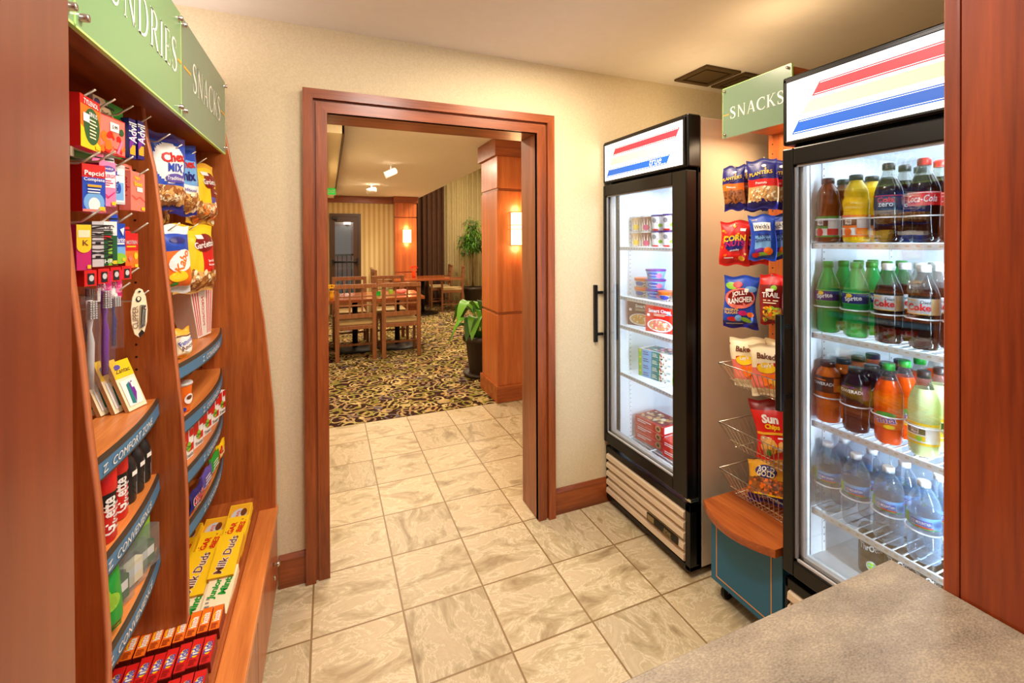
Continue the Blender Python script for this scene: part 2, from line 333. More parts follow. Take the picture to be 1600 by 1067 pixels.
                for x, y in vs:
                    X = x*sx+y*hh*sh; Y = y*hh
                    out.append(f(cu+(X*math.cos(rot)-Y*math.sin(rot))/W, cv+(X*math.sin(rot)+Y*math.cos(rot))/Hh, e+de*.5))
                s.add(out, fs, m)
            elif k == 'lines':   # rows of tiny unreadable print
                _, u0, v0, u1, v1, n, m = it
                for q in range(n):
                    v = v0+(v1-v0)*(q+.3)/n; ue = u0+(u1-u0)*rnd.uniform(.6, 1)
                    s.add([f(u0, v, e), f(ue, v, e), f(ue, v+(v1-v0)/n*.4, e), f(u0, v+(v1-v0)/n*.4, e)], [(0, 1, 2, 3)], m)
            elif k == 'chips':
                _, u0, v0, u1, v1, n, ms, size = it
                for q in range(n):
                    cu = rnd.uniform(u0, u1); cv = rnd.uniform(v0, v1); rot = rnd.uniform(0, PI); a0 = size*rnd.uniform(.7, 1.2); b0 = a0*rnd.uniform(.5, .9); nn = 7
                    ee = e+rnd.uniform(0, de*3)
                    vs = []
                    for i in range(nn):
                        t = 2*PI*i/nn; a = a0*math.cos(t)*rnd.uniform(.8, 1.2); b = b0*math.sin(t)
                        vs.append(f(min(1, max(0, cu+(a*math.cos(rot)-b*math.sin(rot))/W)), min(1, max(0, cv+(a*math.sin(rot)+b*math.cos(rot))/Hh)), ee))
                    s.add(vs, [tuple(range(nn))], ms[q % len(ms)])
                e += de*3
        return s
    def mesh(s, name, origin=(0, 0, 0)):
        me = bpy.data.meshes.new(name); ox, oy, oz = origin
        me.from_pydata([(x-ox, y-oy, z-oz) for x, y, z in s.v], [], s.f)
        for n in s.names: me.materials.append(MATS[n])
        me.polygons.foreach_set('material_index', s.m); me.polygons.foreach_set('use_smooth', s.sm)
        me.update(); return me
    def build(s, name, parent=None, bevel=0, kind=None, origin=None):
        if origin is None:
            origin = Vector((0, 0, 0)); p = parent
            while p is not None and p.parent is not None: p = p.parent
            if p is not None and p.name in WORLD: origin = p.location.copy()   # things laid out in room coordinates
        o = bpy.data.objects.new(name, s.mesh(name, origin)); COL.objects.link(o)
        if parent: o.parent = parent
        if bevel:
            b = o.modifiers.new('bevel', 'BEVEL'); b.width = bevel; b.segments = 2; b.limit_method = 'ANGLE'
        if kind: o['kind'] = kind
        return o
def tag(o, label, cat, group=None, kind=None):
    if label: o['label'] = label
    if cat: o['category'] = cat
    if group: o['group'] = group
    if kind: o['kind'] = kind
    return o
WORLD = set()
def thing(name, label, cat, loc, rz=None, group=None):
    o = bpy.data.objects.new(name, None); COL.objects.link(o); o.location = loc; o.empty_display_size = .05
    if rz is None: WORLD.add(o.name)
    else: o.rotation_euler = (0, 0, rz)
    return tag(o, label, cat, group)
def top(mb, name, label, cat, loc, rot=(0, 0, 0), group=None, bevel=0):
    """one-mesh thing built about its own base"""
    o = mb.build(name, None, bevel, origin=(0, 0, 0)); o.location = loc; o.rotation_euler = rot
    return tag(o, label, cat, group)
def dup(o, loc, rot=None, label=None, group=None):
    c = o.copy(); COL.objects.link(c); c.location = loc
    if rot is not None: c.rotation_euler = rot
    if label: c['label'] = label
    if group: c['group'] = group
    def rec(a, b):
        for ch in list(a.children):
            d = ch.copy(); COL.objects.link(d); d.parent = b; rec(ch, d)
    rec(o, c); return c
D = math.radians
# ================================================================ THE SETTING
def struct(mb, name): return mb.build(name, None, 0, 'structure')
struct(MB().box(-.84, 4.0, -1.2, 3.77, -.05, 0, 'tile'), 'floor')
struct(MB().box(-.9, 4.0, 3.77, 11, -.05, .004, 'carpet'), 'floor_carpet')
struct(MB().box(-.84, 2.52, -1.2, 2.27, 2.38, 2.45, 'ceiling_paint'), 'ceiling')
struct(MB().box(-.1, 1.80, 2.27, 9.7, 2.38, 2.45, 'ceiling_paint').box(1.80, 4.0, 2.27, 4.3, 2.38, 2.45, 'ceiling_paint'), 'ceiling_lounge')
struct(MB().box(1.80, 4.0, 4.3, 10.5, 3.30, 3.36, 'ceiling_paint').box(1.78, 1.80, 4.3, 9.7, 2.45, 3.36, 'cream_wall').box(1.80, 4.0, 4.28, 4.30, 2.45, 3.36, 'cream_wall'), 'ceiling_high')
b = MB(); b.box(-.84, -.02, 2.11, 2.27, 0, 2.38, 'wallpaper'); b.box(1.02, 2.52, 2.11, 2.27, 0, 2.38, 'wallpaper'); b.box(-.02, 1.02, 2.11, 2.27, 2.04, 2.38, 'wallpaper')
struct(b, 'wall_back')
struct(MB().box(-.90, -.84, -.6, 2.27, 0, 2.38, 'wallpaper'), 'wall_left')
struct(MB().box(2.46, 2.52, -.6, 2.11, 0, 2.38, 'wallpaper'), 'wall_right')
struct(MB().box(-.84, -.30, .12, .24, 0, 2.38, 'wallpaper').box(.96, 2.46, .12, .24, 0, 2.38, 'wallpaper'), 'wall_front')
# panelled wood jambs of the opening the camera looks through
b = MB(); b.box(-.30, -.153, -.30, .378, 0, 2.38, 'jambwood_Z'); struct(b, 'trim_1').modifiers.new('bevel', 'BEVEL').width = .004
b = MB(); b.box(.870, 1.00, -.30, .362, 0, 2.38, 'redwood_Z'); b.box(.867, 1.003, .362, .380, 0, 2.38, 'redwood_Z'); struct(b, 'trim_2').modifiers.new('bevel', 'BEVEL').width = .002
# lounge walls
struct(MB().box(-.10, -.0, 2.27, 9.7, 0, 2.38, 'cream_wall'), 'wall_lounge_left')
b = MB(); b.box(-.1, .03, 9.60, 9.7, 0, 2.38, 'striped_wallpaper'); b.box(.62, 1.40, 9.60, 9.7, 0, 2.38, 'striped_wallpaper'); b.box(.03, .62, 9.60, 9.7, 2.02, 2.38, 'striped_wallpaper')
struct(b, 'wall_lounge_back')
struct(MB().box(1.3, 4.0, 10.40, 10.5, 0, 3.36, 'cream_wall'), 'wall_window_side')
struct(MB().box(4.0, 4.06, 2.27, 10.5, 0, 3.36, 'cream_wall'), 'wall_lounge_right')
struct(MB().box(.0, 1.28, 9.575, 9.60, 2.24, 2.38, 'mahogany_X'), 'trim_3')
struct(MB().box(0, .112, 3.45, 8.6, 2.235, 2.38, 'cream_wall').box(.100, .118, 3.45, 8.6, 2.225, 2.38, 'bronze_door'), 'trim_4')
# baseboards
b = MB(); b.box(-.20, -.095, 2.094, 2.11, 0, .118, 'mahogany_X'); b.prism([(2.094, .118), (2.11, .118), (2.11, .134), (2.104, .134)], -.20, -.095, 'X', 'mahogany_X'); struct(b, 'baseboard_left')
b = MB(); b.box(1.095, 2.46, 2.094, 2.11, 0, .118, 'mahogany_X'); b.prism([(2.094, .118), (2.11, .118), (2.11, .134), (2.104, .134)], 1.095, 2.46, 'X', 'mahogany_X'); struct(b, 'baseboard_right')
# doorway casing
def casing(name, side):
    b = MB()
    if side == 'top':
        b.prism([(-.095, 2.105), (1.095, 2.105), (1.055, 2.065), (-.055, 2.065)], 2.072, 2.11, 'Y', 'mahogany_X')
        b.prism([(-.055, 2.065), (1.055, 2.065), (1.045, 2.055), (-.045, 2.055)], 2.092, 2.11, 'Y', 'mahogany_X')
        b.prism([(-.045, 2.055), (1.045, 2.055), (1.0, 2.01), (0, 2.01)], 2.082, 2.11, 'Y', 'mahogany_X')
        b.box(-.02, 1.02, 2.085, 2.29, 2.01, 2.04, 'mahogany_X')
        b.box(-.09, 1.09, 2.27, 2.29, 2.02, 2.10, 'mahogany_X')
    else:
        s = lambda x: x if side == 'left' else 1-x
        def q(a, bb, y0, m='mahogany_Z', y1=2.11):
            t = lambda x: 2.01-x if True else 0
            xs = [s(a), s(bb)]; z = lambda x: 2.01+(-x if x < 0 else 0)
            b.prism([(s(a), 0), (s(bb), 0), (s(bb), z(bb)), (s(a), z(a))], y0, y1, 'Y', m)
        q(-.095, -.055, 2.072); q(-.055, -.045, 2.092); q(-.045, 0, 2.082)
        x0, x1 = sorted((s(-.02), s(0))); b.box(x0, x1, 2.085, 2.29, 0, 2.01, 'mahogany_Z')
        x0, x1 = sorted((s(-.09), s(-.005))); b.box(x0, x1, 2.27, 2.29, 0, 2.02, 'mahogany_Z')
    o = struct(b, name); m = o.modifiers.new('bevel', 'BEVEL'); m.width = .0025; m.limit_method = 'ANGLE'
casing('trim_5', 'left'); casing('trim_6', 'right'); casing('trim_7', 'top')
# ceiling vents
for i, (x0, lab) in enumerate(((1.85, 'bronze ceiling air grille nearer the doorway wall corner, fully visible'), (2.13, 'bronze ceiling air grille partly hidden behind the hanging snack sign'))):
    t = thing('ceiling_vent', lab, 'air vent', (x0+.12, 1.91, 2.38), None, 'ceiling air grilles')
    fr = MB(); fr.box(x0, x0+.25, 1.79, 1.82, 2.368, 2.38, 'vent_bronze').box(x0, x0+.25, 2.00, 2.03, 2.368, 2.38, 'vent_bronze').box(x0, x0+.03, 1.82, 2.0, 2.368, 2.38, 'vent_bronze').box(x0+.22, x0+.25, 1.82, 2.0, 2.368, 2.38, 'vent_bronze')
    fr.build('frame', t, .002)
    g = MB().box(x0+.03, x0+.22, 1.82, 2.0, 2.376, 2.38, 'vent_dark')
    g.box(x0+.045, x0+.205, 1.835, 1.985, 2.371, 2.376, 'vent_bronze'); g.build('panel', t)
# ---------------------------------------------------------------- serif capitals for the signs
def serif_letter(ch):
    q = []
    def rect(x0, y0, x1, y1): q.append([(x0, y0), (x1, y0), (x1, y1), (x0, y1)])
    def diag(x0, y0, x1, y1, w): q.append([(x0-w/2, y0), (x0+w/2, y0), (x1+w/2, y1), (x1-w/2, y1)])
    def vert(x, w, y0=0, y1=1, sb=True, st=True):
        rect(x-w/2, y0, x+w/2, y1)
        if sb: rect(x-w/2-.06, y0, x+w/2+.06, y0+.03)
        if st: rect(x-w/2-.06, y1-.03, x+w/2+.06, y1)
    def strip(pts, close=False):
        P = [Vector((a, b)) for a, b, c in pts]; n = len(pts)
        # smooth by catmull subdivision
        R = []
        for i in range(n-1):
            p0, p1, p2, p3 = P[max(i-1, 0)], P[i], P[i+1], P[min(i+2, n-1)]
            for k in range(4):
                t = k/4; R.append((.5*((2*p1)+(p2-p0)*t+(2*p0-5*p1+4*p2-p3)*t*t+(3*p1-p0-3*p2+p3)*t**3), pts[i][2]*(1-t)+pts[i+1][2]*t))
        R.append((P[-1], pts[-1][2])); prev = None
        for i, (p, w) in enumerate(R):
            a = R[max(i-1, 0)][0]; b2 = R[min(i+1, len(R)-1)][0]; d = (b2-a).normalized(); nn = Vector((-d.y, d.x))
            e = (p+nn*w, p-nn*w)
            if prev: q.append([tuple(prev[0]), tuple(prev[1]), tuple(e[1]), tuple(e[0])])
            prev = e
    T, t = .13, .05
    if ch == 'S':
        strip([(.46, .80, .015), (.40, .93, .025), (.27, .975, .028), (.13, .90, .045), (.10, .75, .062), (.17, .62, .075), (.30, .51, .085), (.43, .39, .075), (.48, .25, .062), (.43, .10, .045), (.28, .025, .028), (.14, .06, .025), (.08, .20, .015)])
        rect(.445, .74, .475, .98); rect(.065, .02, .095, .28); w = .60
    elif ch == 'C':
        strip([(.66, .80, .015), (.58, .93, .03), (.42, .975, .03), (.22, .88, .05), (.11, .70, .065), (.085, .5, .07), (.11, .3, .065), (.22, .12, .05), (.42, .025, .03), (.60, .07, .028), (.70, .20, .015)])
        rect(.645, .72, .675, .98); w = .76
    elif ch == 'N':
        vert(.14, t, sb=True, st=True); diag(.12, 1, .68, 0, T); vert(.68, t, sb=False); w = .82
    elif ch == 'A':
        diag(.37, 1, .10, 0, t); diag(.39, 1, .66, 0, T); rect(.18, .32, .56, .36); rect(.0, 0, .20, .03); rect(.54, 0, .80, .03); w = .78
    elif ch == 'K':
        vert(.14, T); diag(.20, .44, .58, 1, t); diag(.30, .56, .64, 0, T); rect(.48, .97, .70, 1); rect(.52, 0, .76, .03); w = .75
    elif ch == 'D':
        vert(.14, T); strip([(.14, .975, .025), (.36, .965, .03), (.58, .84, .05), (.68, .5, .07), (.58, .16, .05), (.36, .035, .03), (.14, .025, .025)]); w = .80
    elif ch == 'U':
        vert(.14, T, .28, 1, sb=False); strip([(.14, .32, .065), (.18, .13, .055), (.36, .03, .035), (.54, .10, .028), (.60, .32, .025)]); vert(.60, t, .3, 1, sb=False); w = .76
    elif ch == 'R':
        vert(.14, T); strip([(.14, .975, .025), (.34, .96, .03), (.49, .86, .05), (.52, .74, .06), (.46, .58, .045), (.30, .50, .025), (.14, .50, .02)]); diag(.34, .50, .60, 0, T); rect(.50, 0, .74, .03); w = .70
    elif ch == 'I': vert(.14, T); w = .30
    elif ch == 'E':
        vert(.14, T); rect(.14, .96, .50, 1); rect(.14, .48, .42, .52); rect(.14, 0, .52, .04); rect(.48, .80, .50, 1); rect(.50, 0, .52, .2); rect(.40, .40, .42, .60); w = .58
    return q, w
def serif_word(mb, word, f, cap, m, width):
    """lay word out over width metres, cap height cap, f(a, b) -> 3-D, a along 0..width, b up"""
    tot = sum(serif_letter(c)[1] for c in word)+.08*(len(word)-1); sx = width/tot; x = 0
    for c in word:
        q, w = serif_letter(c)
        for i, pl in enumerate(q): mb.add([f((x+a)*sx, bb*cap) for a, bb in pl], [tuple(range(len(pl)))], m)
        x += w+.08
# ================================================================ LEFT DISPLAY UNIT
UX = -.80
unit = thing('display_shelving', 'cherry wood display shelving with green glass signs and curved shelves, along the left wall', 'shelving', (-.5, 1.2, 0))
MIDP = [(.352, -.357), (.765, -.356), (.87, -.360), (1.0, -.366), (1.15, -.379), (1.28, -.388), (1.385, -.398), (1.52, -.408), (1.65, -.421), (1.73, -.436), (1.81, -.444)]
ENDP = [(.352, -.207), (.55, -.208), (.763, -.213), (.949, -.228), (1.135, -.245), (1.32, -.272), (1.476, -.298), (1.631, -.326), (1.757, -.354), (1.883, -.375), (2.07, -.41)]
def divider(y0, y1, prof, name):
    b = MB(); b.prism([(UX, prof[0][0])]+[(x, z) for z, x in prof]+[(UX, prof[-1][0])], y0, y1, 'Y', 'cherry_Z')
    for z in [.52+.032*i for i in range(38)]:      # shelf-pin holes on the face towards the aisle's near end
        for x in (-.458, -.70):
            b.add([(x+.0030*math.cos(2*PI*k/8), y0-.0004, z+.0030*math.sin(2*PI*k/8)) for k in range(8)], [tuple(range(8))], 'black')
    o = b.build(name, unit, .0015)
    e = MB()  # lighter edge band on the curved front
    for (z0, x0), (z1, x1) in zip(prof, prof[1:]):
        e.add([(x0, y0, z0), (x0, y1, z0), (x0+.0025, y1, z0), (x0+.0025, y0, z0), (x1, y0, z1), (x1, y1, z1), (x1+.0025, y1, z1), (x1+.0025, y0, z1)], [(3, 2, 6, 7), (0, 3, 7, 4), (2, 1, 5, 6)], 'edge_Z', True)
    e.build('edge_band', o)
    return o
divider(.965, .985, MIDP, 'divider_panel'); divider(1.432, 1.454, MIDP, 'divider_panel')
divider(2.068, 2.09, ENDP, 'side_panel'); divider(.44, .46, MIDP, 'divider_panel')
MB().box(UX-.02, UX, .44, 2.09, .35, 2.06, 'cherry_Z').build('back_panel', unit)
MB().box(UX, -.385, .44, 2.068, 1.805, 1.83, 'mahogany_Y').box(-.405, -.385, .44, 2.068, 1.83, 2.05, 'mahogany_Y').box(UX, -.385, .44, 2.068, 2.04, 2.06, 'mahogany_Y').build('valance', unit, .001)
for (y0, y1, m, wd, a0, a1) in ((.90, 1.444, 'sign_green', 'SUNDRIES', .955, 1.41), (1.446, 2.0, 'sign_grey_green', 'SNACKS', 1.553, 1.915), (.34, .898, 'sign_green', 'SUNDRIES', 9, 9)):
    g = MB().box(-.368, -.36, y0, y1, 1.79, 2.065, m)
    g.box(-.3682, -.3598, y0, y1, 1.7895, 1.7935, 'painted_edge_glow').box(-.3682, -.3598, y1-.002, y1+.0004, 1.79, 2.065, 'painted_edge_glow').box(-.3682, -.3598, y0-.0004, y0+.002, 1.79, 2.065, 'painted_edge_glow')
    o = g.build('glass_sign', unit)
    if a0 < 5:
        t = MB(); serif_word(t, wd, lambda a, bb: (-.3592, a0+a, 1.892+bb), .086, 'letter_white', a1-a0); t.build('lettering', o)
        if wd == 'SNACKS':
            MB().box(-.36, -.3592, 1.468, 1.536, 1.931, 1.937, 'orange_dash').build('dash', o); MB().box(-.36, -.3592, 1.925, 1.991, 1.934, 1.94, 'orange_dash').build('dash', o)
        else: MB().box(-.36, -.3592, 1.414, 1.444, 1.930, 1.936, 'orange_dash').build('dash', o)
    for y in (y0+.018, y1-.018):
        for z in (1.812, 2.045):
            c = MB(); c.tube([(-.385, y, z), (-.350, y, z)], .0065, 'chrome', 10); c.build('standoff_screw', o)
def arc_shelf(y0, y1, z, xe, sag, strip_text=None):
    yc = (y0+y1)/2; hw = (y1-y0)/2; n = 16
    fx = lambda y, off=0: xe+sag*(1-((y-yc)/hw)**2)+off
    ys = [y0+(y1-y0)*i/n for i in range(n+1)]
    b = MB(); b.box(UX, xe-.085, y0, y1, z-.034, z-.014, 'shelf_Y')
    poly = [(fx(y), y) for y in ys]+[(xe-.085, y1), (xe-.085, y0)]
    b.prism(poly, z-.034, z, 'Z', 'shelf_Y'); o = b.build('shelf', unit)
    s = MB()
    def strip(za, zb, o0, o1, m):
        vs = []
        for y in ys: vs += [(fx(y, .0), y, za), (fx(y, o0), y, za), (fx(y, o1), y, zb), (fx(y, 0), y, zb)]
        fs = []
        for i in range(n):
            a = i*4; fs += [(a+k, a+(k+1) % 4, a+4+(k+1) % 4, a+4+k) for k in range(4)]
        s.add(vs, fs, m)
    strip(z, z-.010, .004, .006, 'strip_dark'); strip(z-.010, z-.040, .005, .007, 'strip_blue'); strip(z-.040, z-.043, .008, .008, 'strip_dark')
    so = s.build('label_strip', o)
    if strip_text:
        t = MB(); vs, fs, wd = glyphs(strip_text, .0); hh = .016; L = wd*hh*1.25
        out = [(fx(yc+.02+x*hh*1.25+y*hh*.25, .0082), yc+.02+x*hh*1.25+y*hh*.25, z-.026+y*hh) for x, y in vs]
        t.add(out, fs, 'letter_white')
        yy = yc+.02-L/2-.035
        for a, bb, c, d in ((0, .006, .018, .006), (.014, .006, .0, -.007), (.0, -.007, .02, -.007)):
            t.add([(fx(yy, .0085), yy+a, z-.025+bb+.001), (fx(yy, .0085), yy+c, z-.025+d+.001), (fx(yy, .0085), yy+c, z-.025+d-.0015), (fx(yy, .0085), yy+a, z-.025+bb-.0015)], [(0, 1, 2, 3)], 'letter_white')
        t.build('lettering', so)
    return o
arc_shelf(.985, 1.432, 1.047, -.418, .017, 'COMFORT ZONE'); arc_shelf(.985, 1.432, .850, -.418, .017, 'CONVENIENCE'); arc_shelf(.985, 1.432, .658, -.418, .017, 'CONVENIENCE')
for z, t_ in ((1.117, 'CONVENIENCE'), (.958, 'CONVENIENCE'), (.806, 'CONVENIENCE'), (.648, 'CONVENIENCE')): arc_shelf(1.454, 2.068, z, -.396, .031, t_)
# base cabinet: rim, sunken tray, doors
b = MB(); b.box(-.82, -.214, .30, 2.09, .06, .335, 'cherry_Z'); b.box(-.80, -.235, .30, 2.09, 0, .06, 'mahogany_Y'); b.build('cabinet_body', unit, .001)
b = MB(); b.box(-.268, -.198, .30, 2.09, .335, .362, 'shelf_Y'); b.build('cabinet_rim', unit, .003)
MB().prism([(.46, .337), (2.068, .337), (2.068, .420), (.46, .345)], -.80, -.268, 'X', 'cherry_Y').build('tray_floor', unit)
for y0, y1, ky in ((1.512, 2.06, 1.92), (.96, 1.506, 1.4), (.40, .954, .84)):
    d = MB().box(-.2135, -.200, y0, y1, .07, .325, 'cherry_Z').build('door', unit, .002)
    k = MB(); k.lathe([(.007, 0), (.005, .008), (.009, .014), (.009, .02), (.004, .024)], 'chrome', 12, xf=Matrix.Translation((-.200, y1-.16, .235)) @ Matrix.Rotation(PI/2, 4, 'Y')); k.build('knob', d)
    k = MB(); k.lathe([(.010, 0), (.010, .004), (.007, .006)], 'chrome', 12, xf=Matrix.Translation((-.200, y1-.13, .165)) @ Matrix.Rotation(PI/2, 4, 'Y')); k.build('lock', d)
# peg hooks
HOOKS = []
def hook(x, y, z, par=unit, sx=1, back=UX):
    b = MB(); b.tube([(back, y, z-.012), (x-sx*.035, y, z-.012), (x-sx*.028, y, z-.011), (x, y, z+.012)], .0021, 'wire_metal', 6); b.build('peg_hook', par)
for y, z in ((1.085, 1.733), (1.17, 1.740), (1.262, 1.752), (1.372, 1.757)): hook(-.405, y, z)
for y, z in ((1.085, 1.615), (1.155, 1.63), (1.245, 1.635), (1.335, 1.62)): hook(-.400, y, z)
for y, z in ((1.085, 1.505), (1.16, 1.507), (1.235, 1.507), (1.33, 1.49)): hook(-.400, y, z)
for y, z in ((1.27, 1.385), (1.22, 1.355), (1.14, 1.335), (1.33, 1.327)): hook(-.400, y, z)
for y, z in ((1.50, 1.742), (1.61, 1.735), (1.76, 1.742), (1.90, 1.745), (1.58, 1.50), (1.78, 1.505)): hook(-.400, y, z)
# ---------------------------------------------------------------- product builders
def face_f(w, h, d):
    return lambda u, v, e: Vector(((u-.5)*w, -d/2-e, v*h))
def side_f(w, h, d, s=-1):   # the face seen from the -x (s=-1) or +x end
    return (lambda u, v, e: Vector((-w/2-e, d/2-u*d, v*h))) if s < 0 else (lambda u, v, e: Vector((w/2+e, -d/2+u*d, v*h)))
def top_f(w, h, d): return lambda u, v, e: Vector(((u-.5)*w, -d/2+v*d, h+e))
def carton(w, h, d, base, front=(), side=(), tops=(), sidecol=None, topcol=None, sside=-1, flap=0):
    b = MB(); b.box(-w/2, w/2, -d/2, d/2, 0, h, base)
    if sidecol:
        for sx in (-1, 1): b.add([(sx*(w/2+.0002), -d/2, 0), (sx*(w/2+.0002), d/2, 0), (sx*(w/2+.0002), d/2, h), (sx*(w/2+.0002), -d/2, h)], [(0, 1, 2, 3)], sidecol)
    if topcol: b.add([(-w/2, -d/2, h+.0002), (w/2, -d/2, h+.0002), (w/2, d/2, h+.0002), (-w/2, d/2, h+.0002)], [(0, 1, 2, 3)], topcol)
    if flap: b.prism([(-w*.4, h), (w*.4, h), (w*.3, h+flap), (-w*.3, h+flap)], d/2-.001, d/2+.0006, 'Y', base); b.box(-.010, .010, d/2-.0016, d/2+.0010, h+flap*.45, h+flap*.6, 'black')
    b.decals(face_f(w, h, d), w, h, front)
    b.decals(side_f(w, h, d, sside), d, h, side)
    b.decals(top_f(w, h, d), w, d, tops)
    return b
def pouch(w, h, t, paint, front=(), back='grey', nu=30, nv=40, seal=.055, seed=1, hang=True, gusset=0):
    """pillow bag: fat in the middle, crimped flat at top and bottom, with soft creases"""
    rnd = random.Random(seed); ph = [rnd.uniform(0, 6.28) for _ in range(8)]
    def prof(u, v):
        uu = abs(u-.5)*2; e = max(0, 1-uu**2.4)**.62
        vv = min(1, max(0, (v-seal)/(.20-seal*.5)))*min(1, max(0, (1-seal-v)/(.30-seal*.5)))
        vv = math.sin(vv*PI/2)**.8 if vv > 0 else 0
        low = 1.12-.32*v
        return e*vv*low
    def wr(u, v):
        return .035*math.sin(9*u+5*v+ph[0])*math.sin(13*v-4*u+ph[1])+.025*math.sin(21*u-9*v+ph[2])+.05*math.sin(18*u+ph[3])*max(0, v-.7)*2+.05*math.sin(15*u+ph[4])*max(0, .3-v)*2
    def f(u, v, e):
        a = t/2*prof(u, v); a = a*(1+wr(u, v)*1.6)+.0006
        nar = 1-.07*math.sin(PI*v)-.03*math.sin(2*PI*v+ph[5]) if True else 1
        sway = .004*math.sin(5*v+ph[6])
        return Vector(((u-.5)*w*nar+sway, -a-e+.35*t*wr(u, v)*.2, v*h+.004*math.sin(3*PI*u+ph[7])*(1 if v > .9 or v < .1 else .3)))
    def g(u, v):
        p = f(u, v, 0); return Vector((p.x, -p.y*.8+.0006, p.z))
    b = MB(); vs = [f(i/nu, j/nv, 0) for j in range(nv+1) for i in range(nu+1)]; o = len(b.v)
    for j in range(nv):
        for i in range(nu): pass
    b.v += [tuple(p) for p in vs]
    for j in range(nv):
        for i in range(nu):
            a = o+j*(nu+1)+i; b.f.append((a, a+1, a+nu+2, a+nu+1)); b.m.append(b.mi(paint((i+.5)/nu, (j+.5)/nv))); b.sm.append(True)
    b.add([g(i/nu, j/nv) for j in range(nv+1) for i in range(nu+1)], [(j*(nu+1)+i, (j+1)*(nu+1)+i, (j+1)*(nu+1)+i+1, j*(nu+1)+i+1) for j in range(nv) for i in range(nu)], back, True)
    # zig-zag crimp
    for v0, s in ((1, 1), (0, -1)):
        n = 22
        for k in range(n):
            p = f(k/n, v0, 0); q = f((k+1)/n, v0, 0); mm = (p+q)/2+Vector((0, 0, s*.002)); b.add([p, q, mm], [(0, 1, 2)], paint((k+.5)/n, .99 if v0 else .01))
    b.decals(f, w, h, front, .0016, .0003, 5)
    return b
BOTTLE = [(.020, 0), (.029, .002), (.033, .010), (.0335, .03), (.0325, .06), (.0335, .085), (.0345, .10), (.0345, .135), (.0335, .150), (.029, .168), (.022, .186), (.0155, .203), (.0135, .212), (.0135, .218)]
def petal(t, z, j): return 1 if j > 3 else (1-.16*max(0, math.cos(5*t))**2*(1 if j < 2 else .5))
def bottle(liquid, neck, cap, label, lz0, lz1, decal, prof=BOTTLE, fill=.175, mod=petal, capr=.0150, caph=.020, seg=24):
    b = MB(); ms = [liquid if (prof[j][1]+prof[j+1][1])/2 < fill else neck for j in range(len(prof)-1)]
    b.lathe(prof, liquid, seg, ms=ms, mod=mod)
    root = b.build('bottle_tmp', None, 0, None, (0, 0, 0))
    zt = prof[-1][1]-.004
    c = MB(); c.lathe([(capr, zt), (capr, zt+caph*.85), (capr*.88, zt+caph)], cap, seg, mod=lambda t, z, j: 1+.03*math.cos(12*t) if j < 2 else 1); c.build('cap', root)
    if label:
        def R(z):
            for (r0, z0), (r1, z1) in zip(prof, prof[1:]):
                if z0 <= z <= z1: return r0+(r1-r0)*(z-z0)/(z1-z0)
            return .034
        rr = max(R(lz0), R(lz1), R((lz0+lz1)/2))
        l = MB(); nz = 4; pr_ = [(max(R(lz0+(lz1-lz0)*k/nz), rr-.0015)+.0005, lz0+(lz1-lz0)*k/nz) for k in range(nz+1)]
        l.lathe(pr_, label, seg*2, cap=False)
        def f(u, v, e):
            z = lz0+v*(lz1-lz0); r = rr+.0007+e; a = -PI/2+(u-.5)*2.5; return Vector((r*math.cos(a), r*math.sin(a), z))
        l.decals(f, 2.5*rr, lz1-lz0, decal, .0002, .0002, 8); l.build('label', root)
    return root
def name_it(o, name, label, cat, loc, rz=0, group=None):
    o.name = name; o.location = loc; o.rotation_euler = (0, 0, rz); return tag(o, label, cat, group)
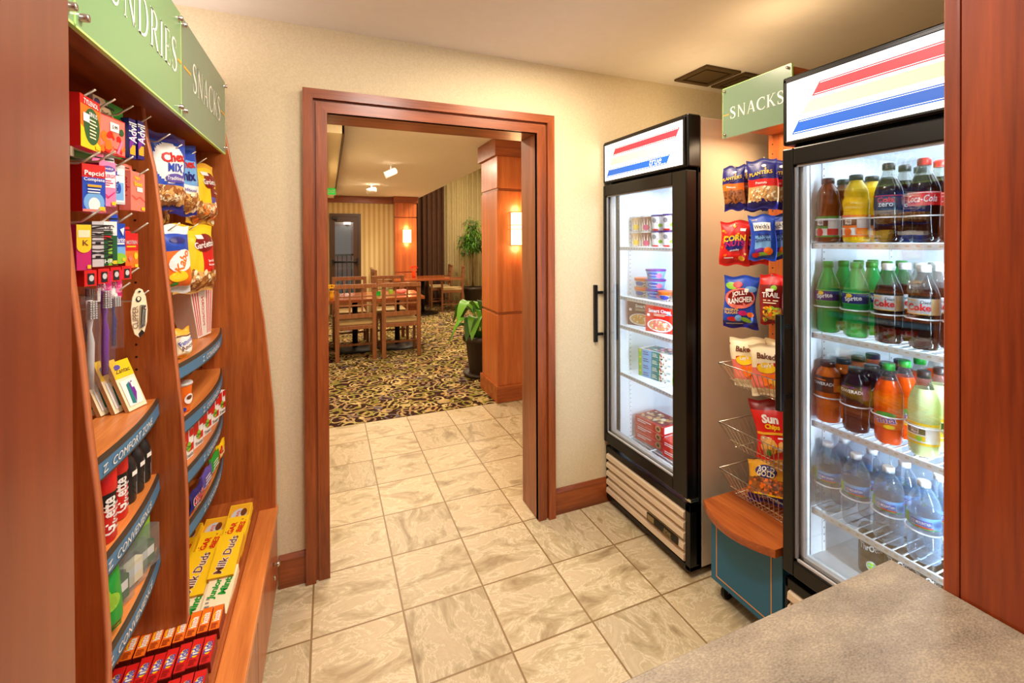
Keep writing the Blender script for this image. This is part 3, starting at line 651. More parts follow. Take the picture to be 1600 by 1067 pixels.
# ================================================================ GLASS-DOOR COOLERS
def slant(b, y0, y1, z0, z1, m, x, slope=.55, inset=0, line=True):
    """sign stripe: a parallelogram; y falls away from the camera"""
    k = (z1-z0)*slope
    b.add([(x, y0, z0), (x, y1, z0), (x, y1-k, z1), (x, y0-k, z1)], [(0, 1, 2, 3)], m)
    b.box(x-.0003, x, 0, 0, 0, 0, m)
def cooler(name, label, Y0, Y1, shelves, floor_z, glass_y, handle_y, header):
    t = thing(name, label, 'refrigerator' if name == 'display_fridge' else 'freezer', (1.75, (Y0+Y1)/2, 0))
    XF, XB, XC = 1.475, 2.05, 1.49
    b = MB()   # insulated body: outer sheet and white liner as panels
    b.box(XC, XB, Y0, Y0+.04, .035, 1.985, 'beige_metal').box(XC, XB, Y1-.035, Y1, .035, 1.985, 'beige_metal')
    b.box(XC, XB, Y0+.04, Y1-.035, 1.76, 1.985, 'beige_metal').box(XB-.03, XB, Y0+.04, Y1-.035, .035, 1.76, 'beige_metal').box(XC, XB-.03, Y0+.04, Y1-.035, .035, floor_z-.03, 'beige_metal')
    b.build('body', t, .002)
    b = MB(); b.box(XC, XB-.03, Y0+.04, Y0+.045, floor_z, 1.76, 'fridge_white').box(XC, XB-.03, Y1-.040, Y1-.035, floor_z, 1.76, 'fridge_white')
    b.box(XB-.035, XB-.03, Y0+.04, Y1-.035, floor_z, 1.76, 'fridge_white').box(XC, XB-.03, Y0+.04, Y1-.035, 1.745, 1.76, 'fridge_white').box(XC, XB-.03, Y0+.04, Y1-.035, floor_z-.03, floor_z, 'fridge_white' if name != 'display_fridge' else 'lightgrey')
    for x in (1.56, 1.94):    # shelf standards with slots
        for yy, sg in ((Y1-.040, -1), (Y0+.045, 1)):
            b.box(x-.008, x+.008, min(yy, yy+sg*.003), max(yy, yy+sg*.003), floor_z, 1.72, 'wire_white')
            for k in range(56):
                z = floor_z+.03+k*.0235; b.box(x-.003, x+.003, min(yy, yy+sg*.0034), max(yy, yy+sg*.0034), z, z+.006, 'grey')
    b.build('liner', t)
    # black front: corner posts, header box, lower grille
    b = MB(); b.box(XF, XC, Y0, Y0+.05, .03, 1.99, 'satin_black').box(XF, XC, Y1-.045, Y1, .03, 1.99, 'satin_black').box(XF, XC, Y0, Y1, 1.745, 1.77, 'satin_black').box(XF, XC, Y0, Y1, .31, floor_z-.005, 'satin_black')
    b.build('front_frame', t, .002)
    b = MB(); b.box(1.418, XF+.012, Y0-.002, Y1+.002, 1.768, 1.995, 'satin_black')
    hd = b.build('header_box', t, .006)
    y0, y1 = Y0+.022, Y1-.018
    b = MB(); b.box(1.412, 1.419, y0, y1, 1.779, 1.978, 'sign_lit'); pn = b.build('sign_panel', hd)
    b = MB(); b.box(1.409, 1.418, y0-.010, y1+.010, 1.972, 1.984, 'satin_black').box(1.409, 1.418, y0-.010, y1+.010, 1.772, 1.780, 'satin_black').box(1.409, 1.418, y0-.012, y0, 1.772, 1.984, 'satin_black').box(1.409, 1.418, y1, y1+.010, 1.772, 1.984, 'satin_black')
    b.build('sign_frame', hd, .002)
    W = y1-y0; b = MB()
    for (za, zb, yr, m, wh) in ((1.905, 1.945, .875, 'stripe_red', 1), (1.857, 1.896, .925, 'stripe_yellow', 0), (1.798, 1.840, .975, 'stripe_blue', 1)):
        # y1 side = left in view. far ends step leftwards as the stripes go down
        ya = y1-W*(1-yr)-.0; k = .024
        yn = y0+W*{'stripe_red': .03, 'stripe_yellow': .10, 'stripe_blue': .13}[m]
        b.add([(1.4112, yn+k, za), (1.4112, ya, za), (1.4112, ya-k, zb), (1.4112, yn, zb)], [(0, 1, 2, 3)], m)
        if wh:
            for zz in (za+.004, zb-.0055):
                q = (zz-za)/(zb-za)*k
                b.add([(1.4108, yn+k-q+.006, zz), (1.4108, ya-q-.006, zz), (1.4108, ya-q-.006, zz+.0014), (1.4108, yn+k-q+.006, zz+.0014)], [(0, 1, 2, 3)], 'sign_lit')
    vs, fs, wd = glyphs('true', -.01)
    yc = y0+W*.30; b.add([(1.4104, yc-x*.026-y*.008, 1.820+y*.026) for x, y in vs], fs, 'sign_lit')
    b.build('stripes', pn)
    # grille
    b = MB(); b.box(1.425, XC, Y0, Y1, .028, .050, 'satin_black').box(1.425, XC, Y0, Y1, .283, .315, 'satin_black').box(1.425, XC, Y0, Y0+.028, .03, .315, 'satin_black').box(1.425, XC, Y1-.012, Y1, .03, .315, 'satin_black').box(1.46, XC, Y0, Y1, .05, .285, 'black').box(1.50, XB, Y0+.03, Y1-.03, 0, .04, 'black')
    gf = b.build('grille_frame', t, .002)
    for k in range(5):
        z = .053+k*.0465; s = MB(); s.prism([(1.420, z+.008), (1.415, z+.012), (1.418, z+.034), (1.44, z+.044), (1.455, z+.040), (1.44, z+.004)], Y0+.030, Y1-.014, 'Y', 'beige_metal'); s.build('louvre', gf, .001)
    b = MB(); b.box(1.412, 1.417, Y0+.06, Y0+.265, .112, .146, 'satin_black'); nb = b.build('name_badge', gf)
    b = MB(); vs, fs, wd = glyphs('true', .03); b.add([(1.4115, Y0+.125-x*.017-y*.003, .134+y*.017) for x, y in vs], fs, 'badge_gold'); b.build('lettering', nb); b = MB()
    vs, fs, wd = glyphs('FREEZER' if name != 'display_fridge' else 'REFRIGERATOR', .02); b.add([(1.4115, Y0+.125-x*.010*(1 if name != 'display_fridge' else .7), .119+y*.010) for x, y in vs], fs, 'badge_gold'); b.box(1.4114, 1.4118, Y0+.215, Y0+.26, .116, .142, 'badge_gold'); b.build('lettering', nb)
    # door
    ga, gb = glass_y; zb_, zt_ = .345, 1.755
    b = MB()
    b.box(1.41, 1.468, Y0+.002, ga, zb_, zt_, 'satin_black').box(1.41, 1.468, gb, Y1-.002, zb_, zt_, 'satin_black').box(1.41, 1.468, ga, gb, 1.698, zt_, 'satin_black').box(1.41, 1.468, ga, gb, zb_, .398, 'satin_black')
    dr = b.build('door', t, .004)
    b = MB(); b.box(1.428, 1.432, ga, gb, .398, 1.698, 'door_glass').box(1.455, 1.459, ga, gb, .398, 1.698, 'door_glass'); b.build('glass_pane', dr)
    b = MB(); b.box(1.418, 1.426, gb-.008, gb, .398, 1.698, 'grey').box(1.418, 1.426, ga, gb, .398, .405, 'lightgrey').box(1.418, 1.426, ga, gb, 1.691, 1.698, 'grey').box(1.440, 1.47, gb-.014, gb, .398, 1.698, 'lightgrey').box(1.440, 1.47, ga, gb, .398, .410, 'lightgrey'); b.build('glass_spacer', dr)
    b = MB(); b.box(1.352, 1.372, handle_y-.012, handle_y+.008, .895, 1.21, 'satin_black'); b.box(1.37, 1.411, handle_y-.009, handle_y+.006, .93, .945, 'satin_black').box(1.37, 1.411, handle_y-.009, handle_y+.006, 1.16, 1.175, 'satin_black'); b.build('handle', dr, .003)
    b = MB(); b.box(1.425, 1.47, Y0-.004, Y0+.03, .330, .344, 'chrome'); b.build('hinge', t, .002)
    for z in shelves:
        s = MB(); n = 24; a, c = Y0+.05, Y1-.05
        for k in range(n+1):
            y = a+(c-a)*k/n; s.box(1.495, 1.99, y-.0015, y+.0015, z-.004, z-.001, 'wire_white')
        s.box(1.488, 1.495, a-.002, c+.002, z-.019, z-.001, 'wire_white').box(1.74, 1.744, a, c, z-.008, z-.004, 'wire_white').box(1.985, 1.99, a, c, z-.008, z-.001, 'wire_white')
        for k in range(n): y = a+(c-a)*(k+.5)/n; s.box(1.4874, 1.4882, y-.006, y+.003, z-.011, z-.006, 'beige_metal' if name == 'display_fridge' else 'sky')
        s.build('wire_shelf', t)
    return t
FZ = cooler('display_freezer', 'black framed upright freezer with closed glass door, standing next to the doorway wall', 1.475, 2.100, (1.420, 1.150, .990, .730), .305, (1.563, 2.078), 2.106, 0)
FR = cooler('display_fridge', 'tall black framed drinks fridge full of bottles, partly hidden by the wood jamb', .345, 1.045, (1.443, 1.147, .853, .562), .392, (.43, 1.005), 1.018, 0)
# freezer floor rack of bent white rods
b = MB()
for k in range(7): b.tube([(1.500+.03*k, 2.04, .360), (1.500+.03*k, 1.54, .360)], .0025, 'wire_white', 5)
b.tube([(1.50, 2.045, .335), (1.485, 2.045, .335), (1.485, 1.53, .335)], .003, 'wire_white', 5)
for y in (2.045, 1.87, 1.70, 1.55): b.tube([(1.485, y, .335), (1.49, y, .360), (1.69, y, .362)], .003, 'wire_white', 5)
b.build('floor_rack', FZ)
# white bottle guides in the fridge: one loop per column of bottles
CY = (.970, .885, .797, .712, .627)
for z, hh in ((1.147, .088), (.853, .085), (.562, .088), (1.443, .075)):
    g = MB()
    for c in CY:
        g.tube([(1.532+.041*math.cos(a), c+.0415*math.sin(a), z+hh) for a in [PI/2+PI*k/12 for k in range(13)]], .0022, 'wire_white', 6)
        g.tube([(1.500, c, z+.012), (1.513, c, z+.004), (1.54, c, z+.004)], .0022, 'wire_white', 5)
    g.tube([(1.495, .585, z-.006), (1.495, 1.0, z-.006)], .002, 'wire_white', 5)
    g.build('bottle_guide', FR)
# ================================================================ SNACK TOWER between freezer and fridge
tw = thing('snack_tower', 'slim rolling snack tower with orange wood back, blue base and wire baskets', 'display stand', (1.6, 1.215, 0))
b = MB(); b.box(1.78, 1.80, 1.06, 1.38, .40, 2.13, 'cherry_Z')
for z in [.8+.041*i for i in range(28)]:
    for y in (1.36, 1.08): b.add([(1.7796, y+.0035*math.cos(2*PI*k/8), z+.0035*math.sin(2*PI*k/8)) for k in range(8)], [tuple(range(8))], 'black')
b.build('back_panel', tw, .001)
b = MB(); b.box(1.535, 1.78, 1.09, 1.365, 1.905, 2.07, 'cherry_Y'); b.build('valance', tw, .001)
b = MB().box(1.512, 1.520, 1.082, 1.38, 1.872, 2.076, 'sign_grey_green').box(1.5118, 1.5202, 1.3785, 1.3804, 1.872, 2.076, 'painted_edge_glow').box(1.5118, 1.5202, 1.0818, 1.084, 1.872, 2.076, 'painted_edge_glow').box(1.5118, 1.5202, 1.082, 1.38, 2.074, 2.0764, 'painted_edge_glow')
sg = b.build('glass_sign', tw)
b = MB(); serif_word(b, 'SNACKS', lambda a, bb: (1.5112, 1.343-a, 1.944+bb), .047, 'letter_white', .235); b.build('lettering', sg)
MB().box(1.5112, 1.512, 1.347, 1.374, 1.963, 1.967, 'orange_dash').build('dash', sg)
for y in (1.095, 1.367):
    for z in (1.885, 2.063): c = MB(); c.tube([(1.535, y, z), (1.505, y, z)], .005, 'chrome', 10); c.build('standoff_screw', sg)
ycs = [1.06+.32*k/14 for k in range(15)]
b = MB(); b.prism([(1.78, 1.38)]+[(1.405-.062*(1-((y-1.215)/.165)**2) if True else 0, y) for y in reversed(ycs)]+[(1.78, 1.055)], .372, .400, 'Z', 'cherry_Y'); b.build('top_board', tw, .001)
b = MB(); b.box(1.44, 1.79, 1.065, 1.375, .075, .372, 'teal_paint'); bx = b.build('base_box', tw, .001)
b = MB()
for y0, y1, z0, z1 in ((1.107, 1.347, .098, .102), (1.107, 1.347, .336, .340), (1.345, 1.349, .098, .340), (1.105, 1.109, .098, .340)): b.box(1.4385, 1.4405, y0, y1, z0, z1, 'brass_trim')
b.build('inlay_line', bx)
for x, y in ((1.49, 1.34), (1.49, 1.10), (1.75, 1.34), (1.75, 1.10)):
    c = MB(); c.lathe([(.027, -.009), (.029, -.006), (.029, .006), (.027, .009)], 'black_rubber', 18, xf=Matrix.Translation((x, y, .029)) @ Matrix.Rotation(PI/2, 4, 'X')); c.box(x-.012, x+.012, y-.014, y-.010, .03, .076, 'chrome').box(x-.012, x+.012, y+.010, y+.014, .03, .076, 'chrome'); c.build('caster', tw)
def wire_basket(zt, ht):
    b = MB(); x0, x1, y0, y1 = 1.477, 1.765, 1.085, 1.370; ix, iy = .045, .040
    T = [(x0, y1, zt), (x0, y0, zt), (x1, y0, zt), (x1, y1, zt)]; B = [(x0+ix, y1-iy, zt-ht), (x0+ix, y0+iy, zt-ht), (x1-.01, y0+iy, zt-ht), (x1-.01, y1-iy, zt-ht)]
    b.tube(T, .0030, 'wire_metal', 6, True); b.tube(B, .0018, 'wire_metal', 5, True)
    M_ = [tuple(Vector(t)*.3+Vector(q)*.7) for t, q in zip(T, B)]; b.tube(M_, .0014, 'wire_metal', 4, True)
    for s, n in ((0, 13), (1, 12), (3, 12)):
        for k in range(n+1):
            a = Vector(T[s]).lerp(Vector(T[(s+1) % 4]), k/n); c = Vector(B[s]).lerp(Vector(B[(s+1) % 4]), k/n); b.tube([a, c], .0015, 'wire_metal', 4)
    for k in range(13):
        a = Vector(B[0]).lerp(Vector(B[1]), k/12); c = Vector(B[3]).lerp(Vector(B[2]), k/12); b.tube([a, c], .0015, 'wire_metal', 4)
    return b.build('wire_basket', tw)
wire_basket(.951, .087); wire_basket(.709, .095); wire_basket(.520, .095)
for y, z in ((1.275, 1.735), (1.145, 1.745), (1.265, 1.515), (1.135, 1.53), (1.25, 1.302), (1.115, 1.325)):
    b = MB(); b.tube([(1.78, y, z-.014), (1.475, y, z-.012), (1.452, y, z+.006)], .002, 'wire_metal', 6); b.build('peg_hook', tw)
# ================================================================ COUNTER in the foreground
ct = thing('counter', 'speckled grey-beige laminate counter corner in the foreground beside the right wood jamb', 'counter', (.35, .0, 0))
b = MB(); b.box(-.12, .866, -.55, .448, .885, .92, 'countertop'); b.build('countertop', ct, .002)
b = MB(); b.box(-.08, .85, -.50, .40, 0, .885, 'cherry_Z'); b.build('cabinet_body', ct, .002)
# ================================================================ GOODS on the left unit, near bay: pegs
Rz = D
def put(mb, name, label, cat, x, y, z, yaw, group=None, tilt=0, lean=0, bevel=0):
    """yaw: 90 faces the aisle (+X), 0 faces the camera end (-Y)"""
    return top(mb, name, label, cat, (x, y, z), (tilt, lean, D(yaw)), group, bevel)
PRICE = ('r', .70, .03, .95, .11, 'yellow')
PG = 'medicine packs on the near bay pegs'
b = carton(.078, .098, .018, 'red', [('r', 0, 0, 1, .82, 'orange'), ('p', [(0, 0), (1, 0), (1, .12), (0, .42)], 'yellow'), ('e', .55, .45, .40, .36, 'darkgreen'), ('t', 'TYLENOL', .5, .89, .10, 'white'), ('t', 'SINUS', .6, .68, .09, 'white'), ('r', .10, .50, .40, .66, 'white'), ('lines', .4, .2, .8, .6, 6, 'cream'), PRICE], sidecol='red')
put(b, 'medicine_box', 'red, green and yellow sinus medicine box hanging at the top row beside the left jamb', 'medicine box', -.43, 1.105, 1.634, 90, PG)
b = carton(.112, .118, .006, 'lightgrey', [('r', 0, 0, 1, 1, 'cream'), ('p', [(.35, 1), (1, 1), (1, .62), (.7, .72)], 'green'), ('r', .1, 0, 1, .12, 'green'), ('e', .12, .9, .09, .06, 'violet'), ('r', .32, .86, .68, .90, 'black'), ('t', 'DayQuil', .42, .74, .09, 'dark')])
put(b, 'blister_card', 'white and green cold medicine card on the top peg row with red pack in front', 'medicine card', -.447, 1.247, 1.646, 84, PG)
for k in range(2):
    o = put(carton(.112, .118, .006, 'lightgrey', [('r', 0, 0, 1, 1, 'cream'), ('r', .1, 0, 1, .12, 'green')]), 'blister_card', ('white and green card hanging directly behind the front cold medicine card', 'white and green card hanging farthest back behind the cold medicine cards')[k], 'medicine card', -.475-.03*k, 1.225-.004*k, 1.630, 84, PG)
b = carton(.085, .078, .014, 'red', [('r', .03, .03, .97, .97, 'salmon'), ('chips', .1, .05, .9, .6, 22, ['red', 'salmon', 'orange'], .012), ('r', .38, .62, .72, .86, 'white'), ('e', .82, .66, .09, .10, 'darkgreen'), ('t', '5.99', .55, .74, .10, 'dark'), ('p', [(.6, .05), (.7, .05), (.85, .4), (.8, .45)], 'pink')])
put(b, 'medicine_pack', 'small red plastic pack with white price tag, hung in front of the green-white card', 'medicine pack', -.430, 1.208, 1.643, 80, PG)
def advil():
    return carton(.024, .092, .05, 'navy', [('r', .1, .1, .9, .35, 'gold'), ('p', [(0, .4), (1, .8), (1, .5), (0, .2)], 'purple'), ('t', 'Advil', .5, .66, .3, 'white', 90, .5)], side=[('e', .5, .9, .22, .07, 'gold'), ('t', 'Advil', .5, .58, .32, 'white', 90, .5, .02), ('t', 'PM', .5, .2, .12, 'yellow')])
A1 = advil(); put(A1, 'medicine_box', 'dark blue pain relief box at the right end of the top peg row', 'medicine box', -.440, 1.345, 1.655, 78, PG)
put(advil(), 'medicine_box', 'dark blue pain relief box squeezed left of its twin on the top row', 'medicine box', -.444, 1.306, 1.650, 78, PG)
# second row
b = carton(.038, .090, .030, 'red', [('r', 0, 0, 1, .72, 'blue'), ('e', .5, .20, .45, .22, 'sky'), ('e', .5, .15, .25, .15, 'white'), ('r', 0, 0, 1, .05, 'salmon'), ('t', 'Pepcid', .5, .80, .13, 'white', 0, .98, .02), ('t', 'Complete', .5, .67, .09, 'white'), ('r', .2, .52, .8, .57, 'gold'), ('lines', .2, .38, .8, .5, 2, 'white'), PRICE], sidecol='red')
put(b, 'medicine_box', 'red and blue antacid box on the second peg row beside the left jamb', 'medicine box', -.425, 1.105, 1.514, 52, PG)
b = carton(.033, .092, .022, 'pink', [('r', .05, .42, .95, .80, 'white'), ('e', .5, .84, .45, .07, 'violet'), ('t', 'Benadryl', .5, .84, .06, 'white'), ('t', 'ALLERGY', .5, .68, .08, 'magenta'), ('lines', .1, .45, .9, .6, 3, 'magenta'), ('p', [(.1, .35), (.5, .22), (.9, .34), (.9, .31), (.5, .18), (.1, .32)], 'magenta'), PRICE], sidecol='magenta', flap=.018)
put(b, 'medicine_box', 'pink allergy medicine box, second from the left on the second peg row', 'medicine box', -.430, 1.180, 1.530, 60, PG)
b = carton(.034, .088, .022, 'lightgrey', [('r', .1, .05, .95, .9, 'white'), ('r', .2, .1, .9, .55, 'sky'), ('r', .15, .72, .6, .82, 'blue'), ('t', 'ADVIL', .25, .42, .25, 'navy', 90, .3), ('e', .6, .40, .10, .12, 'blue'), ('r', .45, .74, .85, .90, 'price_white')], flap=.02)
put(b, 'medicine_bottle_pack', 'white and pale blue bottle pack between the two pink boxes, second peg row', 'medicine pack', -.440, 1.255, 1.540, 60, PG)
b = carton(.070, .092, .022, 'salmon', [('t', 'Pepto', .45, .84, .12, 'yellow', 0, .7, .03), ('t', 'Bismol', .5, .70, .12, 'yellow', 0, .8, .03), ('r', .4, .5, .8, .62, 'white'), ('p', [(.05, .40), (.35, .30), (.6, .38), (.95, .28), (.95, .26), (.6, .36), (.35, .28), (.05, .38)], 'red'), PRICE], side=[('t', 'Pepto', .5, .6, .2, 'red', 90, .5)], sidecol='salmon', flap=.018)
put(b, 'medicine_box', 'salmon pink stomach medicine box at the right end of the second peg row', 'medicine box', -.430, 1.330, 1.530, 86, PG)
for k in range(2):
    put(carton(.07, .088, .03, 'pink', sidecol='magenta'), 'medicine_box', ('pink box hidden behind the salmon pink stomach medicine box', 'pink box behind the white and pale blue bottle pack')[k], 'medicine box', -.49, 1.330-.09*k, 1.522, 80, PG)
# third row
b = carton(.022, .084, .022, 'magenta', [('r', 0, .5, 1, 1, 'yellow'), ('e', .5, .52, .5, .14, 'yellow'), ('r', .1, .72, .9, .88, 'cream'), ('t', 'K', .6, .60, .12, 'brown'), PRICE])
put(b, 'medicine_box', 'yellow over magenta box beside the divider edge on the third peg row', 'medicine box', -.425, 1.072, 1.404, 48, PG)
b = carton(.018, .088, .055, 'lightgrey', [('t', 'EXCEDRIN', .5, .55, .55, 'dark', 90, .75, .02)], sidecol='grey')
put(b, 'medicine_box', 'grey spine of a headache medicine box with vertical black lettering', 'medicine box', -.432, 1.128, 1.408, 45, PG)
b = carton(.028, .090, .020, 'white', [('r', 0, 0, 1, .68, 'darkgreen'), ('r', .45, 0, .68, .62, 'lime'), ('t', 'EXTRA', .4, .86, .10, 'dark'), ('r', .1, .70, .7, .77, 'darkgreen'), ('r', .05, .60, .6, .68, 'red'), ('t', '4 HR', .3, .1, .09, 'white'), ('r', .6, .74, .9, .86, 'price_white'), PRICE])
put(b, 'medicine_box', 'white and green headache medicine box in the middle of the third peg row', 'medicine box', -.420, 1.163, 1.408, 45, PG)
b = carton(.020, .084, .020, 'blue', [('r', 0, 0, 1, .40, 'sky'), ('e', .5, .1, .6, .14, 'lime'), ('t', 'Claritin', .5, .58, .13, 'white'), ('r', .1, .46, .9, .50, 'white'), ('p', [(.5, .85), (.9, .9), (.8, .68)], 'white'), PRICE], flap=.02)
put(b, 'medicine_box', 'slim blue allergy box right of the green one on the third peg row', 'medicine box', -.424, 1.226, 1.412, 45, PG)
b = carton(.027, .080, .022, 'red', [('r', .02, .02, .98, .98, 'orange'), ('r', .02, .5, .98, .98, 'red'), ('t', 'MOTRIN', .5, .74, .11, 'lightgrey', 0, .8), ('r', .1, .60, .8, .64, 'yellow'), ('e', .8, .35, .14, .10, 'yellow'), ('p', [(.2, .3), (.38, .38), (.5, .25), (.35, .17)], 'salmon'), PRICE], sidecol='darkred', flap=.015)
put(b, 'medicine_box', 'orange-red pain relief box at the right end of the third peg row', 'medicine box', -.424, 1.285, 1.396, 50, PG)
for k in range(4):
    put(carton(.022, .030, .05, 'red', [('r', .25, .1, .8, .8, 'dark'), ('e', .55, .5, .2, .2, 'lightgrey')]), 'small_red_box', ('leftmost', 'second', 'third', 'rightmost')[k]+' of four small red boxes beneath the third row of medicine boxes', 'box', -.44, 1.105+.055*k, 1.372, 60, 'small red boxes under the third peg row')
# fourth row: pink cards, toothbrushes, clippers
for k, (y, lab) in enumerate(((1.165, 'left one of two pink and white cards on the fourth peg row'), (1.215, 'right one of two pink and white cards on the fourth peg row'))):
    put(carton(.024, .060, .004, 'white', [('p', [(.4, 1), (1, 1), (1, 0), (.7, 0), (.6, .5)], 'magenta'), ('r', .55, .2, 1, .5, 'pink'), ('t', 'PRE', .4, .48, .22, 'magenta'), ('e', .5, .82, .18, .06, 'black')]), 'blister_card', lab, 'hygiene card', -.425, y, 1.335, 48, 'cards on the fourth peg row')
def toothbrush(h, c, lab, x, y, z, yaw):
    r = thing('toothbrush_pack', lab, 'toothbrush pack', (x, y, z), D(yaw), 'toothbrush packs'); k = h/.19
    a = MB(); a.tube([(0, 0, .012*k), (0, 0, .06*k), (.001, -.001, .10*k), (0, 0, .125*k), (0, 0, .15*k), (0, 0, .183*k)], [.0055*k, .0065*k, .006*k, .0035*k, .006*k, .005*k], c, 10); a.build('handle', r)
    a = MB()
    for i in range(3):
        for j in range(8): a.box(-.005+.004*i, -.0025+.004*i, -.015, -.005, (.148+.0045*j)*k, (.151+.0045*j)*k, 'lightgrey')
    a.build('bristles', r)
    a = MB(); a.box(-.010, .010, .006, .007, 0, h, 'blister')
    a.add([(-.0095, .006, .003), (-.0095, -.017, .003), (.0095, -.017, .003), (.0095, .006, .003), (-.0095, .006, h-.014), (-.0095, -.017, h-.014), (.0095, -.017, h-.014), (.0095, .006, h-.014)], [(0, 1, 5, 4), (1, 2, 6, 5), (2, 3, 7, 6)], 'blister'); a.build('blister', r)
    return r
toothbrush(.185, 'purple', 'long purple toothbrush in clear packaging hanging in the near bay', -.41, 1.125, 1.182, 45)
toothbrush(.185, 'lightgrey', 'pale toothbrush pack hanging left of the purple one beside the divider', -.415, 1.078, 1.168, 45)
toothbrush(.120, 'navy', 'short dark blue toothbrush pack right of the purple one', -.43, 1.222, 1.224, 50)
toothbrush(.120, 'blue', 'blue toothbrush pack behind the purple one', -.455, 1.175, 1.245, 50)
r = thing('nail_clipper_card', 'pointed cream card holding steel nail clippers, hanging on the lowest right peg', 'nail clipper', (-.41, 1.300, 1.232), D(48), None)
a = MB(); P = [(0, 0), (.010, .010), (.016, .035), (.0175, .065), (.014, .095), (.007, .112), (0, .116), (-.007, .112), (-.014, .095), (-.0175, .065), (-.016, .035), (-.010, .010)]
a.prism(P, -.001, .001, 'Y', 'cream'); f = lambda u, v, e: Vector(((u-.5)*.035, -.001-e, v*.116))
a.decals(f, .035, .116, [('p', [(.5, 0), (.8, .09), (.62, .16), (.42, .08)], 'dark'), ('e', .45, .78, .16, .06, 'dark'), ('e', .45, .79, .09, .04, 'cream'), ('t', 'CLIPPER', .24, .42, .10, 'brown', 90, .45, .0), ('e', .5, .93, .08, .02, 'black')]); a.build('card', r)
a = MB(); a.prism([(-.0005, .022), (.010, .026), (.012, .075), (.002, .077)], -.005, -.002, 'Y', 'chrome').prism([(.001, .030), (.007, .034), (.010, .070), (.004, .073)], -.009, -.0065, 'Y', 'chrome'); a.tube([(.007, -.001, .068), (.007, -.012, .068)], .002, 'chrome', 8); a.build('clipper', r)
# shelf 1: leaning yellow cards, clear trays
for k, (x, y) in enumerate(((-.512, 1.352), (-.487, 1.356), (-.462, 1.360), (-.437, 1.365))):
    b = carton(.058, .125, .009, 'cream', [('r', 0, .66, 1, 1, 'yellow'), ('t', 'Zantac', .5, .80, .09, 'dark'), ('e', .3, .88, .16, .05, 'violet'), ('r', .12, .08, .88, .60, 'white'), ('p', [(.3, .12), (.5, .1), (.55, .55), (.35, .5)], 'teal'), ('p', [(.52, .12), (.7, .3), (.68, .56), (.5, .5)], 'purple'), ('r', .58, .42, .82, .52, 'price_white')], sidecol='tan')
    put(b, 'medicine_card', ('leftmost', 'second from left', 'third from left', 'rightmost and frontmost')[k]+' of the yellow topped cards leaning on the upper near shelf', 'medicine card', x, y, 1.048, 72, 'leaning yellow cards', D(-22))
for k in range(3):
    b = carton(.07, .095, .010, 'clear_plastic', [], flap=0); b.box(-.033, .033, -.002, .002, .003, .09, 'darkgreen' if k == 0 else 'tan')
    put(b, 'clear_tray', ('topmost', 'middle', 'lowest')[k]+' of the clear plastic packs slumped behind the divider on the upper near shelf', 'plastic pack', -.560, 1.26-.01*k, 1.052+.022*(2-k), 72, 'clear packs slumped on the upper near shelf', D(-58))
r = put(carton(.07, .05, .018, 'blue', [('e', .5, .5, .4, .35, 'white'), ('e', .55, .5, .25, .25, 'navy'), ('r', .55, .1, .9, .4, 'yellow')]), 'small_packet', 'small blue packet with yellow corner lying on the upper near shelf', 'packet', -.48, 1.03, 1.058, 60, None, D(-80))
# shelf 2: shaving foam and black bottles
def can_red(lab, x, y):
    a = MB(); pr = [(.024, 0), (.026, .004), (.026, .07), (.0255, .10), (.022, .106)]
    a.lathe(pr, 'black', 24, ms=['red', 'red', 'black', 'black'])
    f = lambda u, v, e: Vector(((.0263+e)*math.sin((u-.5)*2.4), -(.0263+e)*math.cos((u-.5)*2.4), v*.1)); a.decals(f, .063, .1, [('p', [(0, 0), (1, 0), (1, .35), (.55, .45), (0, .2)], 'red'), ('t', 'Gillette', .5, .55, .28, 'white', 90, .75, .03), ('lines', .7, .2, .9, .8, 5, 'lightgrey')])
    o = top(a, 'shaving_foam_can', lab, 'shaving foam', (x, y, .851), (0, 0, D(50)), 'shaving foam cans')
    c = MB(); c.lathe([(.0265, .100), (.0275, .103), (.0265, .140), (.024, .146)], 'red', 24); c.build('cap', o)
    return o
can_red('black and red shaving foam can with big red cap, frontmost beside the divider', -.430, 1.150); can_red('shaving foam can with red cap standing just behind the frontmost can', -.440, 1.235)
def blackbottle(lab, x, y):
    a = MB(); a.lathe([(.019, 0), (.021, .004), (.021, .085), (.016, .10), (.011, .108), (.011, .112)], 'dark', 20)
    f = lambda u, v, e: Vector(((.0213+e)*math.sin((u-.5)*2.2), -(.0213+e)*math.cos((u-.5)*2.2), .01+v*.07)); a.decals(f, .046, .07, [('r', .1, .05, .9, .95, 'grey'), ('r', .2, .5, .8, .75, 'black'), ('lines', .15, .1, .85, .45, 5, 'black'), ('r', .5, .75, .85, .9, 'price_white')])
    o = top(a, 'black_bottle', lab, 'toiletry bottle', (x, y, .851), (0, 0, D(55)), 'black toiletry bottles')
    c = MB(); c.lathe([(.0125, .110), (.0125, .150), (.010, .154)], 'black', 18); c.build('cap', o)
for k, (x, y) in enumerate(((-.440, 1.300), (-.440, 1.348), (-.442, 1.398))): blackbottle('black toiletry bottle on the middle near shelf, '+('closest to the red capped cans', 'middle of three', 'farthest right of three')[k], x, y)
